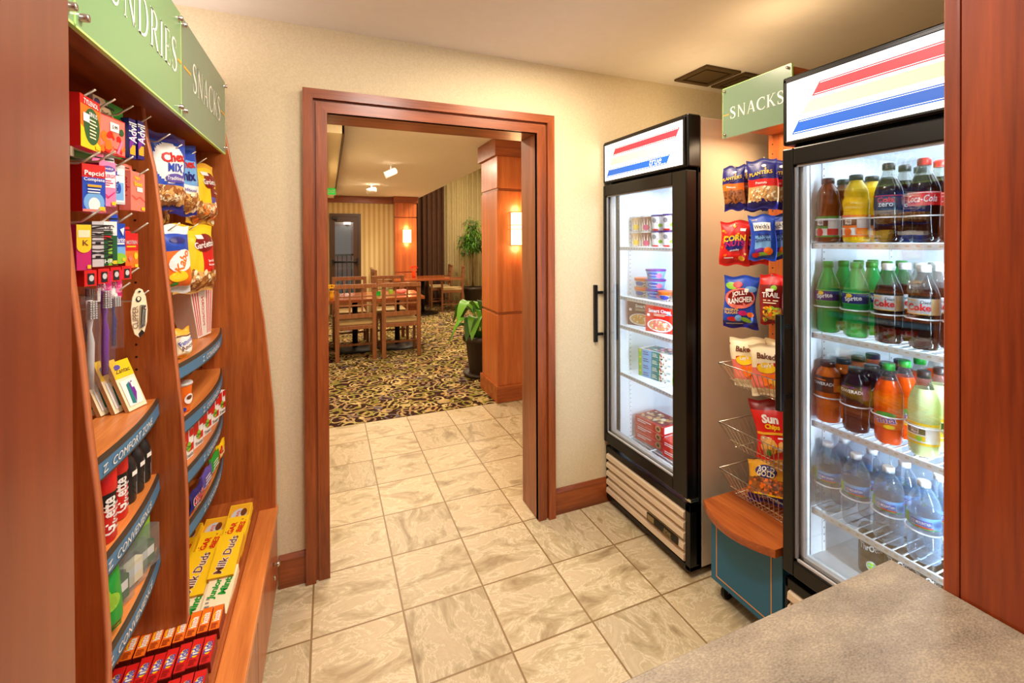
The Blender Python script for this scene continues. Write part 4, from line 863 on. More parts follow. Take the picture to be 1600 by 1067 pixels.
# shelf 3: green bag and clear soap boxes
b = pouch(.10, .15, .05, lambda u, v: 'green', [('e', .5, .5, .3, .12, 'lime'), ('p', [(.2, .6), (.5, .85), (.6, .6)], 'lime'), ('r', .7, .08, .95, .16, 'yellow')], 'green', seed=5)
put(b, 'green_packet', 'shiny bright green packet on the lowest near shelf beside the divider', 'packet', -.430, 1.130, .661, 62)
for k in range(4):
    y = 1.165+.06*k; r = thing('travel_soap_box', ('first', 'second', 'third', 'fourth')[k]+' clear hanging travel pack counted from the green packet, lowest near shelf', 'travel pack', (-.44+.006*k, y, .660), D(70), 'clear travel packs')
    a = MB(); a.box(-.035, .035, .008, .010, 0, .120, 'lime' if k == 3 else 'clear_plastic'); a.box(-.034, .034, -.016, .008, .002, .095, 'clear_plastic'); a.build('blister', r, .003)
    a = MB(); a.box(-.024, .024, -.012, .004, .010, .060, 'darkgreen' if k % 2 else 'cream').box(-.020, .020, -.0125, -.012, .03, .05, 'white'); a.build('contents', r, .004)
# ================================================================ GOODS in the far bay
BG = 'snack bags hanging in the far bay'
def chex(u, v):
    if v > .90: return 'violet'
    if v < .10: return 'navy'
    if v < .30: return 'chip'
    return 'white' if ((u-.45)**2/.16+(v-.62)**2/.07) < 1 else ('blue' if v > .32 else 'chip')
b = pouch(.135, .225, .055, chex, [('t', 'Chex', .52, .70, .13, 'red', 8, .72, .03), ('t', 'MIX', .55, .56, .11, 'blue', 0, .5, .02), ('e', .55, .42, .28, .06, 'violet'), ('t', 'Traditional', .55, .42, .05, 'white'), ('chips', .05, .08, .95, .30, 70, ['chip', 'nut', 'chipdark', 'cream'], .011)], 'navy', seed=2)
put(b, 'snack_bag', 'white and blue cereal snack mix bag hanging nearest the middle divider', 'snack bag', -.440, 1.600, 1.548, 62, BG)
def chex2(u, v):
    if v < .12: return 'navy'
    if v < .30: return 'chip'
    if v < .42: return 'white'
    return 'sky' if .42 < v < .78 and abs(u-.5) < .36 else 'blue'
b = pouch(.135, .228, .05, chex2, [('t', 'Chex', .5, .72, .12, 'red', 8, .75, .03), ('t', 'mix', .5, .55, .13, 'navy', 6, .6, .03), ('t', 'Traditional', .5, .36, .05, 'violet'), ('chips', .05, .06, .95, .30, 80, ['chip', 'nut', 'chipdark', 'cream'], .011)], 'blue', seed=4)
put(b, 'snack_bag', 'bright blue snack mix bag hanging between the white-blue and yellow bags', 'snack bag', -.435, 1.725, 1.542, 62, BG)
put(pouch(.12, .20, .05, chex2, [('chips', .05, .06, .95, .30, 50, ['chip', 'nut', 'brown'], .011)], 'navy', seed=6), 'snack_bag', 'dark blue snack bag hanging behind the bright blue one', 'snack bag', -.49, 1.66, 1.495, 66, BG)
def gard(u, v):
    if v < .06: return 'gold'
    if v < .34: return 'chip'
    if u > .55 and v < .60: return 'violet' if v < .46 else 'darkred'
    return 'yellow' if v < .92 else 'gold'
GD = [('e', .62, .72, .26, .13, 'darkred', .3), ('t', "Gardetto's", .62, .70, .09, 'white', 0, .6, .02), ('r', .35, .80, .62, .86, 'white'), ('chips', .03, .05, .97, .33, 90, ['chip', 'nut', 'chipdark', 'cream', 'orange'], .010), ('t', 'Original', .78, .52, .04, 'cream', 0, .4)]
b = pouch(.150, .218, .065, gard, GD, 'gold', seed=8)
put(b, 'snack_bag', 'yellow and brown snack mix bag hanging at the far end of the top row', 'snack bag', -.425, 1.915, 1.520, 68, BG)
def gard3(u, v):
    if v < .30: return 'chip'
    if u > .5 and v < .80: return 'red'
    return 'yellow'
b = pouch(.165, .225, .065, gard3, [('e', .62, .74, .30, .13, 'darkred', .2), ('t', "Gardetto's", .62, .72, .10, 'white', 6, .66, .02), ('r', .40, .80, .6, .86, 'white'), ('t', 'Special', .72, .46, .05, 'white', 0, .5), ('t', 'Request', .74, .40, .045, 'white', 0, .5), ('chips', .03, .05, .97, .32, 90, ['chip', 'nut', 'chipdark', 'cream'], .010)], 'yellow', seed=9)
put(b, 'snack_bag', 'yellow and red snack mix bag standing upright at the far side of the second row', 'snack bag', -.418, 1.800, 1.287, 62, BG)
def nab(u, v):
    if v > .88: return 'white'
    if v > .62: return 'blue'
    if v < .10: return 'lightgrey'
    return 'orange'
b = pouch(.12, .20, .06, nab, [('e', .5, .78, .24, .05, 'navy'), ('e', .55, .48, .40, .15, 'white', .4), ('t', 'Kabo', .55, .48, .14, 'orange', 55, .5, .03), ('e', .4, .25, .25, .08, 'yellow'), ('e', .3, .14, .10, .03, 'green')], 'lightgrey', seed=11)
put(b, 'snack_bag', 'orange, white and blue snack bag in the second row beside the middle divider', 'snack bag', -.425, 1.60, 1.305, 62, BG)
# popcorn bucket
b = MB(); W0, W1, hb = .060, .105, .175
def fr(z): return W0/2+(W1-W0)/2*z/hb
o_, i_ = [], []
for s in range(4): pass
def wallq(sx, sy, off):
    n = 12
    P = lambda a, z, q: Vector((a*fr(z)*2 if sy else sx*(fr(z)-q), a*fr(z)*2 if sx else sy*(fr(z)-q), z))
    vs = []
    for k in range(n+1):
        a = -.5+k/n; sc = hb+.006*abs(math.sin(PI*3*(a+.5))); vs += [P(a, 0, 0), P(a, sc, 0), P(a, 0, .0015), P(a, sc, .0015)]
    b.add(vs, [(4*k, 4*k+4, 4*k+5, 4*k+1) for k in range(n)]+[(4*k+2, 4*k+3, 4*k+7, 4*k+6) for k in range(n)]+[(4*k+1, 4*k+5, 4*k+7, 4*k+3) for k in range(n)], 'offwhite')
    return P
for sx, sy in ((1, 0), (-1, 0), (0, 1), (0, -1)):
    P = wallq(sx, sy, 0)
    if sx:
        for k in (-4, -3, -2, 2, 3, 4):
            a = k*.105; b.add([P(a-.022, .006, -.0004), P(a+.022, .006, -.0004), P(a+.022, hb-.012, -.0004), P(a-.022, hb-.012, -.0004)], [(0, 1, 2, 3)], 'red')
        vs, fs, wd = glyphs('POPCORN', .01); b.add([P(y*.12, .09+x*.016*sx*1, -.0007) for x, y in vs], fs, 'red')
b.box(-W0/2, W0/2, -W0/2, W0/2, 0, .002, 'offwhite')
o = top(b, 'popcorn_bucket', 'white square popcorn bucket with red stripes lying tilted on the top far shelf', 'popcorn bucket', (-.435, 1.905, 1.120), (D(8), D(-4), D(-28)))
# cookies box, crisps tub, chequered packets, candy bars
b = pouch(.060, .085, .03, lambda u, v: 'gold' if v > .8 or v < .12 else 'cream', [('e', .5, .5, .4, .28, 'white'), ('t', 'Famous', .5, .58, .16, 'blue', 20, .8), ('t', 'Amos', .5, .40, .16, 'brown', 20, .7), ('r', .1, .76, .9, .80, 'brown')], 'gold', seed=3)
put(b, 'cookie_bag', 'small gold and white cookie bag on the top far shelf beside the divider', 'cookie bag', -.395, 1.565, 1.119, 60)
a = MB(); a.lathe([(.021, 0), (.022, .003), (.027, .075), (.0275, .078)], 'orange', 24)
f = lambda u, v, e: Vector(((.0245+.004*v+e)*math.sin((u-.5)*2.6), -(.0245+.004*v+e)*math.cos((u-.5)*2.6), v*.075)); a.decals(f, .066, .075, [('r', 0, .75, 1, 1, 'yellow'), ('e', .5, .5, .2, .2, 'white'), ('e', .5, .55, .12, .08, 'brown'), ('e', .3, .12, .08, .08, 'blue')], sub=5) if False else a.decals(f, .066, .075, [('r', 0, .75, 1, 1, 'yellow'), ('e', .5, .5, .2, .2, 'white'), ('e', .5, .55, .12, .08, 'brown'), ('e', .3, .12, .08, .08, 'blue')], .001)
o = top(a, 'crisps_tub', 'small orange crisps tub with clear lid on the second far shelf', 'crisps tub', (-.402, 1.583, .960), (0, 0, D(60)))
c = MB(); c.lathe([(.028, .076), (.029, .079), (.028, .084)], 'lightgrey', 24); c.build('lid', o)
for k in range(5):
    b = carton(.055, .085, .028, 'white', [('r', 0, .5, .5, 1, 'red'), ('r', .5, .25, 1, .5, 'red'), ('r', .6, .75, 1, 1, 'red'), ('e', .5, .45, .22, .16, 'lime'), ('t', 'Chex', .5, .45, .12, 'dark'), ('t', 'Treats', .5, .14, .14, 'dark')], sidecol='white')
    put(b, 'chequered_packet', 'red and white chequered packet on the third far shelf, number '+('one', 'two', 'three', 'four', 'five')[k]+' counted from the divider', 'snack packet', -.402+.004*k, 1.60+.092*k, .808, 78, 'red and white chequered packets')
b = pouch(.10, .055, .02, lambda u, v: 'lightgrey', [('lines', .3, .3, .8, .7, 3, 'red')], 'lightgrey', seed=12)
put(b, 'clear_packet', 'crinkled silver packet on the third far shelf beside the divider', 'packet', -.40, 1.53, .808, 78)
for k, (y, c1, txt, lab) in enumerate(((1.63, 'navy', 'CRUNCH', 'blue wrapped chocolate bar with red and white letters on the lowest far shelf'), (1.745, 'violet', 'RAISIN', 'violet wrapped candy packet next to the blue chocolate bar'), (1.855, 'green', 'APPLE', 'bright green candy packet on the lowest far shelf'), (1.95, 'yellow', 'TAFFY', 'yellow candy packet with red dots at the far end of the lowest shelf'))):
    b = pouch(.112, .058, .018, lambda u, v, c=c1: c, ([('t', txt, .45, .5, .45, 'white', 0, .8, .06), ('t', txt, .45, .5, .42, 'red', 0, .76, .02)] if k == 0 else [('lines', .2, .25, .8, .75, 3, 'white')])+([('chips', .1, .2, .9, .8, 5, ['red'], .008)] if k == 3 else [('lines', .1, .1, .5, .25, 2, 'white')]), c1, seed=20+k, nu=20, nv=12)
    put(b, 'candy_packet', lab, 'candy packet', -.378, y, .650, 86, 'candy packets on the lowest far shelf')
# ================================================================ TRAY: laundry boxes and candy boxes
def tz(y): return .337+max(0, (y-.46))/(2.068-.46)*.075 if y > .46 else .337
def detergent(c_top, c_side, txt):
    l, hh = .070, .055
    return carton(.0245, hh, l, c_side, [('lines', .2, .3, .8, .9, 6, 'darkred')], tops=[('r', .02, .02, .98, .98, c_top), ('e', .5, .55, .36, .22, 'yellow'), ('e', .5, .55, .25, .15, 'orange' if txt != 'Tide' else 'white'), ('t', txt, .5, .55, .25, 'violet' if txt == 'Tide' else 'white', 90, .42, .03), ('lines', .15, .06, .85, .28, 4, c_side)])  # sides darker red than the label tops, shade put into their colour
for row, (yc, ct_, cs_, txt, gname, nm) in enumerate(((1.445, 'orange', 'darkred', 'bounce', 'orange laundry boxes in the tray', 'orange topped laundry box'), (1.348, 'red', 'darkred', 'Tide', 'red detergent boxes in the tray', 'red detergent box with yellow round emblem'), (1.253, 'red', 'darkred', 'Tide', 'red detergent boxes in the tray', 'red detergent box of the nearest row'))):
    proto = None
    for k in range(9):
        x = -.288-.0257*k; y = yc+.002*(k % 3)-.0035*k; z = .377-.006*row+.002*(k % 2)
        if k == 7: wl = 'one left of it'
        lab = nm+', '+('first', 'second', 'third', 'fourth', 'fifth', 'sixth', 'seventh', 'eighth', 'ninth')[k]+' from the aisle side'
        if proto is None:
            proto = put(detergent(ct_, cs_, txt), 'laundry_box', lab, 'laundry box', x, y, z, 0, gname, D(13))
        else: dup(proto, (x, y, z), (D(13), 0, D(random.uniform(-2, 2))), lab)
MB().box(-.60, -.272, 1.20, 1.49, .340, .366, 'cherry_Y').build('riser_block', unit)
def candy_box(kind):
    w_, d_, hh = .070, .150, .030
    if kind == 'peanut': d_ = .105
    if kind == 'sugar': tp = [('t', 'SUGAR', .30, .60, .12, 'red', 78, .62, .035), ('t', 'BABIES', .68, .60, .12, 'red', 78, .62, .035), ('chips', .08, .05, .92, .95, 16, ['brown', 'orange'], .0025)]; c = 'yellow'
    elif kind == 'milk': tp = [('t', 'Milk Duds', .5, .5, .17, 'white', 80, .9, .06), ('t', 'Milk Duds', .5, .5, .155, 'brown', 80, .86, .02)]; c = 'gold'; tp = [('r', 0, 0, 1, 1, 'yellow')]+tp
    elif kind == 'peanut': tp = [('r', .04, .04, .96, .96, 'gold'), ('e', .5, .5, .36, .30, 'lightgrey'), ('t', 'PEANUTS', .42, .48, .09, 'red', 80, .45, .03), ('e', .7, .62, .14, .16, 'brown'), ('e', .62, .3, .12, .12, 'lime')]; c = 'yellow'
    else: tp = [('t', 'Junior', .34, .55, .16, 'green', 80, .7, .04), ('t', 'Mints', .70, .60, .14, 'green', 80, .6, .04), ('lines', .1, .1, .3, .4, 4, 'grey')]; c = 'cream'
    return carton(w_, hh, d_, c, [], tops=tp)
ROWS = (('peanut', 1.885, .432, 'yellow candy pack with nut picture', 'yellow nut candy packs in the tray', .10), ('sugar', 1.795, .418, 'yellow candy box with red lettering', 'yellow candy boxes with red letters', .15), ('milk', 1.675, .428, 'amber candy box with brown lettering', 'amber candy boxes with brown letters', .15), ('mints', 1.570, .388, 'cream candy box with green lettering', 'cream candy boxes with green letters', .15))
for kind, yc, z, nm, gname, dl in ROWS:
    proto = None
    for k in range(4 if kind in ('sugar', 'milk') else 3):
        x = -.306-.073*k; y = yc-.028*k; zz = z-.014*(k % 2)-(.004*k)
        lab = nm+', '+('nearest the aisle rim', 'second from the aisle rim', 'third from the aisle rim', 'fourth from the aisle rim, by the divider')[k]
        if proto is None: proto = put(candy_box(kind), 'candy_box', lab, 'candy box', x, y, zz, -3, gname, D(17))
        else: dup(proto, (x, y, zz), (D(17), 0, D(-3+random.uniform(-3, 3))), lab)
MB().prism([(1.50, .340), (2.04, .365), (2.04, .405), (1.66, .375), (1.50, .365)], -.60, -.272, 'X', 'cherry_Y').build('riser_block', unit)
# ================================================================ DRINKS in the fridge
COLN = ('leftmost column', 'second column', 'middle column', 'fourth column', 'column by the jamb')
ROWN = ('front', 'second', 'third', 'fourth')
XR = (1.530, 1.610, 1.690, 1.770)
def fill(proto_fn, cols, z, name, desc, cat, group, rows=4, dx=0):
    p = None
    for r_ in range(rows):
        for c in cols:
            lab = desc+', '+ROWN[r_]+' row, '+COLN[c]
            loc = (XR[r_]+dx, CY[c], z)
            if p is None: p = name_it(proto_fn(), name, lab, cat, loc, D(-75), group)
            else: dup(p, loc, (0, 0, D(-75+random.uniform(-9, 9))), lab)
JUICE = [(.024, 0), (.032, .003), (.0345, .010), (.0345, .085), (.033, .090), (.0325, .105), (.035, .118), (.0345, .130), (.031, .142), (.032, .152), (.029, .168), (.022, .182), (.017, .190), (.0165, .198)]
def juice(liq, c1, fruit):
    return bottle(liq, liq, 'dark', 'white', .018, .086, [('r', 0, .90, 1, 1, c1), ('r', 0, .0, 1, .08, c1), ('r', .12, .52, .62, .86, 'black'), ('t', 'Minute', .37, .77, .13, 'white', 0, .22, .02), ('t', 'Maid', .37, .63, .14, 'white', 0, .2, .02), ('r', .12, .42, .62, .52, c1), ('e', .35, .24, .12, .20, fruit), ('r', .60, .10, .95, .40, fruit)], JUICE, .2, lambda t, z, j: 1, .018, .018)
fill(lambda: juice('amber_juice', 'green', 'red'), (0,), 1.444, 'juice_bottle', 'amber apple juice bottle, black cap, top fridge shelf', 'juice bottle', 'juice bottles on the top fridge shelf', 3)
fill(lambda: juice('orange_juice', 'orange', 'orange'), (1,), 1.444, 'juice_bottle', 'yellow orange juice bottle, dark cap, top fridge shelf', 'juice bottle', 'juice bottles on the top fridge shelf', 3)
def coke(lab, capc, dec): return bottle('cola', 'clear_neck', capc, lab, .102, .140, dec, fill=.178)
fill(lambda: coke('dark', 'dark', [('r', 0, .88, 1, .94, 'red'), ('t', 'Cola', .5, .60, .42, 'red', 0, .5, .02), ('t', 'zero', .5, .22, .28, 'white', 0, .4)]), (2,), 1.444, 'soda_bottle', 'cola bottle with black label, dark cap, top fridge shelf', 'soda bottle', 'cola bottles on the top fridge shelf', 3)
fill(lambda: coke('red', 'red', [('r', 0, .90, 1, .95, 'white'), ('t', 'Coca-Cola', .5, .50, .50, 'white', 0, .8, .01, .2)]), (3, 4), 1.444, 'soda_bottle', 'cola bottle with red label, top fridge shelf', 'soda bottle', 'cola bottles on the top fridge shelf', 3)
fill(lambda: bottle('green_soda', 'green_soda', 'green', 'green', .102, .142, [('r', 0, .12, 1, .92, 'navy'), ('r', 0, .90, 1, .96, 'lime'), ('e', .38, .72, .10, .16, 'yellow'), ('t', 'Sprite', .5, .46, .46, 'white', 8, .6, .03)], fill=.17), (0, 1), 1.149, 'soda_bottle', 'green lemon-lime soda bottle, second fridge shelf', 'soda bottle', 'green soda bottles')
fill(lambda: bottle('cola', 'clear_neck', 'white', 'lightgrey', .098, .142, [('r', 0, .0, 1, .05, 'gold'), ('r', .75, 0, 1, 1, 'tan'), ('t', 'Diet', .62, .78, .20, 'dark', 0, .3, 0, .2), ('t', 'Coke', .44, .46, .44, 'red', 0, .6, .03), ('lines', .1, .08, .7, .2, 1, 'grey'), ('r', .1, .86, .4, .92, 'gold')], fill=.166), (2, 3, 4), 1.149, 'soda_bottle', 'diet cola bottle, silver label, second fridge shelf', 'soda bottle', 'diet cola bottles')
SPORT = [(.026, 0), (.033, .004), (.035, .02), (.033, .04), (.035, .06), (.0345, .085), (.036, .10), (.0375, .125), (.036, .150), (.029, .168), (.020, .178), (.0195, .184)]
def sport(liq, capc, acc): return bottle(liq, liq, capc, 'black', .100, .152, [('r', .1, .75, .55, .82, acc), ('t', 'POWERADE', .45, .55, .20, 'white', 0, .75, .02), ('r', .78, .1, 1, .95, acc)], SPORT, .3, lambda t, z, j: 1, .0205, .018)
fill(lambda: sport('orange_sport', 'black', 'orange'), (0,), .855, 'sports_drink', 'orange sports drink, black label, third fridge shelf', 'sports drink', 'sports drinks')
fill(lambda: sport('dark_sport', 'dark', 'purple'), (1,), .855, 'sports_drink', 'dark grape sports drink, third fridge shelf', 'sports drink', 'sports drinks')
fill(lambda: bottle('orange_soda', 'clear_neck', 'green', 'orange', .048, .092, [('e', .5, .9, .3, .2, 'green'), ('t', 'Fanta', .45, .58, .50, 'white', 6, .7, .05), ('t', 'Fanta', .45, .58, .46, 'violet', 6, .66, .02), ('e', .6, .15, .16, .14, 'yellow')], fill=.178), (2,), .855, 'soda_bottle', 'orange soda bottle, green cap, third fridge shelf', 'soda bottle', 'orange soda bottles')
fill(lambda: bottle('lemonade', 'clear_neck', 'dark', 'yellow', .035, .095, [('r', 0, .12, 1, .88, 'white'), ('r', .08, .48, .6, .84, 'darkgreen'), ('t', 'Minute', .34, .73, .13, 'white', 0, .22), ('t', 'Maid', .34, .59, .14, 'white', 0, .2), ('r', .05, .2, .6, .42, 'yellow'), ('e', .45, .3, .08, .12, 'lime')], fill=.185), (3, 4), .855, 'lemonade_bottle', 'pale lemonade bottle, dark cap, third fridge shelf', 'lemonade bottle', 'lemonade bottles')
WATER = [(.024, 0), (.031, .003), (.033, .010), (.032, .022), (.0335, .034), (.032, .046), (.0335, .058), (.032, .068), (.0335, .080), (.0325, .088), (.0325, .118), (.0335, .126), (.033, .140), (.029, .156), (.020, .172), (.0135, .182), (.0135, .190)]
WATER = [(r_*1.09, z_*1.09) for r_, z_ in WATER]
fill(lambda: bottle('water', 'water', 'white', 'sky', .098, .130, [('r', 0, .0, 1, .1, 'green'), ('p', [(0, .05), (.2, .5), (.35, .2), (.5, .55), (.7, .1)], 'lightgrey'), ('r', .0, .1, .22, 1, 'lime'), ('r', .30, .30, .80, .72, 'blue'), ('t', 'ICE MOUNTAIN', .55, .50, .26, 'white', 0, .46, .02), ('r', .42, .12, .84, .24, 'red')], WATER, .18, lambda t, z, j: 1+.012*math.cos(10*t), .0145, .016), (0, 1, 2, 3, 4), .564, 'water_bottle', 'clear water bottle, white cap, fourth fridge shelf', 'water bottle', 'water bottles', 3)
def tall_can():
    a = MB(); a.lathe([(.024, 0), (.0325, .010), (.033, .014), (.033, .140), (.027, .151), (.027, .154)], 'black', 28, ms=['chrome', 'black', 'black', 'black', 'chrome'])
    f = lambda u, v, e: Vector(((.0332+e)*math.sin((u-.5)*2.6), -(.0332+e)*math.cos((u-.5)*2.6), v*.15))
    a.decals(f, .086, .15, [('t', 'FULL', .48, .80, .12, 'lightgrey', 0, .5, .03), ('t', 'ThrOttle', .5, .66, .13, 'lightgrey', 0, .72, .03), ('r', .3, .57, .75, .58, 'grey'), ('e', .5, .30, .15, .10, 'lightgrey'), ('e', .5, .30, .12, .07, 'lime'), ('r', .42, .29, .58, .32, 'sky')])
    return top(a, 'energy_drink_can', '', '', (0, 0, 0))
p = None
for r_, x in enumerate((1.585, 1.66)):
    for c, y in enumerate((.872, .800, .728, .656, .584)):
        lab = 'tall black energy can, fridge floor, '+('front', 'back')[r_]+' row, '+('leftmost', 'second from left', 'third from left', 'fourth from left', 'fifth from left')[c]
        if p is None: p = name_it(tall_can(), 'energy_drink_can', lab, 'drink can', (x, y, .393), D(-62), 'black energy drink cans')
        else: dup(p, (x, y, .393), (0, 0, D(-62+random.uniform(-6, 6))), lab)
# ================================================================ FROZEN GOODS
def tub(r0, r1, hh, c, lidc, dec):
    a = MB(); a.lathe([(r0, 0), (r0+.001, .002), (r1, hh-.006)], c, 24)
    f = lambda u, v, e: Vector(((r0+(r1-r0)*v+.0004+e)*math.sin((u-.5)*2.5), -(r0+(r1-r0)*v+.0004+e)*math.cos((u-.5)*2.5), v*(hh-.006)))
    a.decals(f, 2.5*r1, hh-.006, dec, .0003, .0002, 6)
    o = top(a, 'tub', '', '', (0, 0, 0)); l = MB(); l.lathe([(r1, hh-.009), (r1+.002, hh-.008), (r1+.002, hh-.001), (r1, hh)], lidc, 24); l.build('lid', o); return o
ice = [('tan', [('r', 0, 0, 1, 1, 'tan'), ('e', .5, .3, .2, .2, 'yellow'), ('lines', .2, .5, .8, .9, 4, 'cream')]), ('magenta', [('r', 0, 0, 1, 1, 'maroon'), ('e', .5, .25, .22, .2, 'magenta'), ('lines', .2, .45, .8, .85, 4, 'cream')]),
       ('white', [('p', [(0, 0), (1, 0), (1, .45), (.7, .22), (.3, .3), (0, .1)], 'orange'), ('r', .0, .0, .6, .12, 'red'), ('e', .35, .68, .16, .16, 'grey'), ('p', [(.3, .8), (.5, .5), (.62, .52)], 'magenta'), ('e', .7, .35, .12, .12, 'lime')])]
cups = [name_it(tub(.034, .040, .082, 'white', 'navy' if i == 2 else 'lightgrey', d[1]), 'ice_cream_tub', 'x', 'ice cream tub', (0, 0, 0)) for i, d in enumerate(ice)]
seen = set(); CN = ('farthest left', 'second from left', 'third from left', 'fourth from left', 'fifth from left', 'sixth from left')
for lv in range(2):
    for c, y in enumerate((2.015, 1.932, 1.849, 1.766, 1.683)):
        i = 0 if c == 0 else 1 if c == 1 else 2
        lab = ('tan', 'maroon', 'white')[i]+' ice cream tub on the top freezer shelf, '+('lower', 'upper')[lv]+' layer, '+CN[c]
        loc = (1.585, y, 1.421+.083*lv)
        if i not in seen: seen.add(i); cups[i].location = loc; cups[i].rotation_euler = (0, 0, D(-62)); tag(cups[i], lab, 'ice cream tub', 'ice cream tubs on the top freezer shelf')
        else: dup(cups[i], loc, (0, 0, D(-62)), lab, 'ice cream tubs on the top freezer shelf')
bk = name_it(tub(.040, .050, .050, 'sky', 'purple', [('e', .5, .5, .28, .30, 'blue'), ('t', 'Dannon', .5, .5, .22, 'white', 0, .4), ('e', .8, .4, .14, .3, 'pink')]), 'yogurt_cup', 'blue and violet yogurt cup on the second freezer shelf, top of the stack of three', 'yogurt cup', (1.575, 1.865, 1.151+.104), D(-60), 'yogurt cups on the second freezer shelf')
dup(bk, (1.575, 1.865, 1.151+.052), None, 'blue and violet yogurt cup in the middle of the stack of three'); dup(bk, (1.575, 1.865, 1.151), None, 'blue and violet yogurt cup at the bottom of the stack of three')
b2 = name_it(tub(.040, .050, .050, 'lightgrey', 'orange', [('e', .4, .45, .25, .25, 'blue'), ('chips', .5, .1, .95, .7, 14, ['brown', 'cream'], .004), ('r', 0, .75, 1, 1, 'orange')]), 'yogurt_cup', 'orange lidded yogurt cup on top of its twin, left on the second freezer shelf', 'yogurt cup', (1.585, 1.970, 1.151+.052), D(-60), 'yogurt cups on the second freezer shelf')
dup(b2, (1.585, 1.970, 1.151), None, 'yogurt cup at the bottom left of the second freezer shelf'); dup(b2, (1.57, 1.765, 1.151), None, 'yogurt cup to the right of the stack of three'); dup(b2, (1.57, 1.655, 1.151), None, 'yogurt cup farthest right on the second freezer shelf'); dup(b2, (1.57, 1.655, 1.203), None, 'yogurt cup farthest right, resting on another')
def meal(base, title, food, lab, x, y):
    b = carton(.155, .135, .032, base, [('r', .0, .0, .4, 1, base), ('e', .5, .26, .44, .24, 'white'), ('e', .5, .27, .38, .20, food), ('chips', .2, .12, .8, .40, 40, [food, 'cream', 'chip'], .008), ('r', .06, .58, .16, .68, 'white'), ('t', title, .5, .80, .14, 'white', 0, .8, .03), ('lines', .3, .60, .9, .70, 2, 'cream'), ('r', .75, .68, .92, .73, 'sky')], sidecol='red')
    return put(b, 'frozen_meal_box', lab, 'frozen meal', x, y, .991, -68, 'frozen meals standing on the third freezer shelf')
meal('maroon', 'Smart', 'gold', 'dark red frozen meal box with yellow noodles, standing left on the third freezer shelf', 1.575, 1.975)
meal('red', 'Smart Ones', 'salmon', 'red frozen meal box with red pasta picture, standing right on the third freezer shelf', 1.550, 1.795)
meal('red', 'Smart Ones', 'gold', 'red frozen meal box farthest right on the third freezer shelf', 1.575, 1.598) if False else None
p = None
for k in range(4):
    b = carton(.215, .036, .13, 'white', [('r', 0, 0, .12, 1, 'lime'), ('e', .06, .75, .03, .15, 'yellow'), ('r', .12, 0, .40, 1, 'sky'), ('lines', .15, .2, .38, .8, 2, 'navy'), ('r', .40, 0, .62, 1, 'teal'), ('lines', .43, .2, .60, .8, 3, 'cream'), ('chips', .64, .15, .82, .85, 12, ['brown', 'salmon', 'cream', 'darkgreen'], .007), ('r', .62, 0, .64, 1, 'green'), ('t', 'Lean', .92, .55, .4, 'teal', 0, .1)], tops=[('r', .1, .1, .9, .9, 'teal'), ('chips', .15, .15, .85, .85, 40, ['brown', 'cream', 'pink', 'darkgreen'], .014)], sidecol='lime')
    put(b, 'frozen_meal_box', 'green and white frozen meal box stacked on the fourth freezer shelf, '+('lowest', 'second from bottom', 'third from bottom', 'topmost')[k], 'frozen meal', 1.625, 1.870, .731+.0365*k, -80+.8*k, 'green and white meal boxes stacked in the freezer')
for k in range(3):
    b = carton(.20, .042, .15, 'red', [('lines', .08, .3, .6, .75, 2, 'white'), ('e', .82, .5, .10, .40, 'tan'), ('e', .82, .5, .05, .2, 'brown'), ('r', 0, .9, 1, 1, 'salmon')], side=[('r', .05, .1, .95, .9, 'white')], tops=[('r', .04, .04, .96, .96, 'darkred'), ('chips', .1, .15, .9, .85, 46, ['tan', 'brown', 'cream', 'chip'], .014)], sside=1)
    put(b, 'frozen_cookie_box', 'red frozen food box stacked on the freezer floor rack, '+('lowest', 'middle', 'topmost')[k], 'frozen food', 1.650, 1.930, .366+.0425*k, -84, 'red frozen food boxes')
for k in range(2):
    b = carton(.17, .042, .15, 'red', [('lines', .08, .3, .6, .75, 2, 'white'), ('e', .82, .5, .10, .40, 'tan')], tops=[('r', .04, .04, .96, .96, 'red'), ('chips', .1, .15, .9, .85, 30, ['tan', 'brown', 'cream'], .014)])
    put(b, 'frozen_cookie_box', 'red frozen food box right of the taller red stack, '+('lower', 'upper')[k]+' of the pair', 'frozen food', 1.645, 1.725, .366+.0425*k, -84, 'red frozen food boxes')
# ================================================================ BAGS on the snack tower
TG = 'snack bags on the tower pegs'
def nuts(c2):
    def f(u, v):
        if v > .60: return 'navy'
        if v > .46 - .1*(u-.5)**2: return c2
        if v > .13+.06*math.cos(3*(u-.5)): return 'nut' if c2 == 'orange' else 'tan'
        return 'navy'
    return f
def planters(c2, w_=.085, h_=.170, seed=1):
    ch = ['nut', 'brown', 'chipdark'] if c2 == 'orange' else ['tan', 'chip', 'cream']
    return pouch(w_, h_, .035, nuts(c2), [('chips', .06, .15, .94, .44, 90, ch, .005), ('p', [(0, .62), (.5, .645), (1, .70), (1, .685), (.5, .63), (0, .605)], 'gold'), ('t', 'PLANTERS', .5, .72, .075, 'yellow', 6, .9, .02, .1), ('t', 'Peanuts', .5, .52, .05, 'white', 0, .6), ('e', .62, .86, .08, .03, 'price_white'), ('e', .68, .80, .03, .03, 'gold')], 'navy', seed=seed)
put(planters('orange', seed=31), 'peanut_bag', 'navy and orange peanut bag, front of the left top peg on the snack tower', 'snack bag', 1.462, 1.280, 1.570, -72, TG)
put(planters('orange', seed=32), 'peanut_bag', 'navy and orange peanut bag, second on the left top peg of the tower', 'snack bag', 1.510, 1.270, 1.574, -72, TG)
put(planters('orange', seed=33), 'peanut_bag', 'navy and orange peanut bag, rearmost on the left top peg of the tower', 'snack bag', 1.560, 1.262, 1.568, -70, TG)
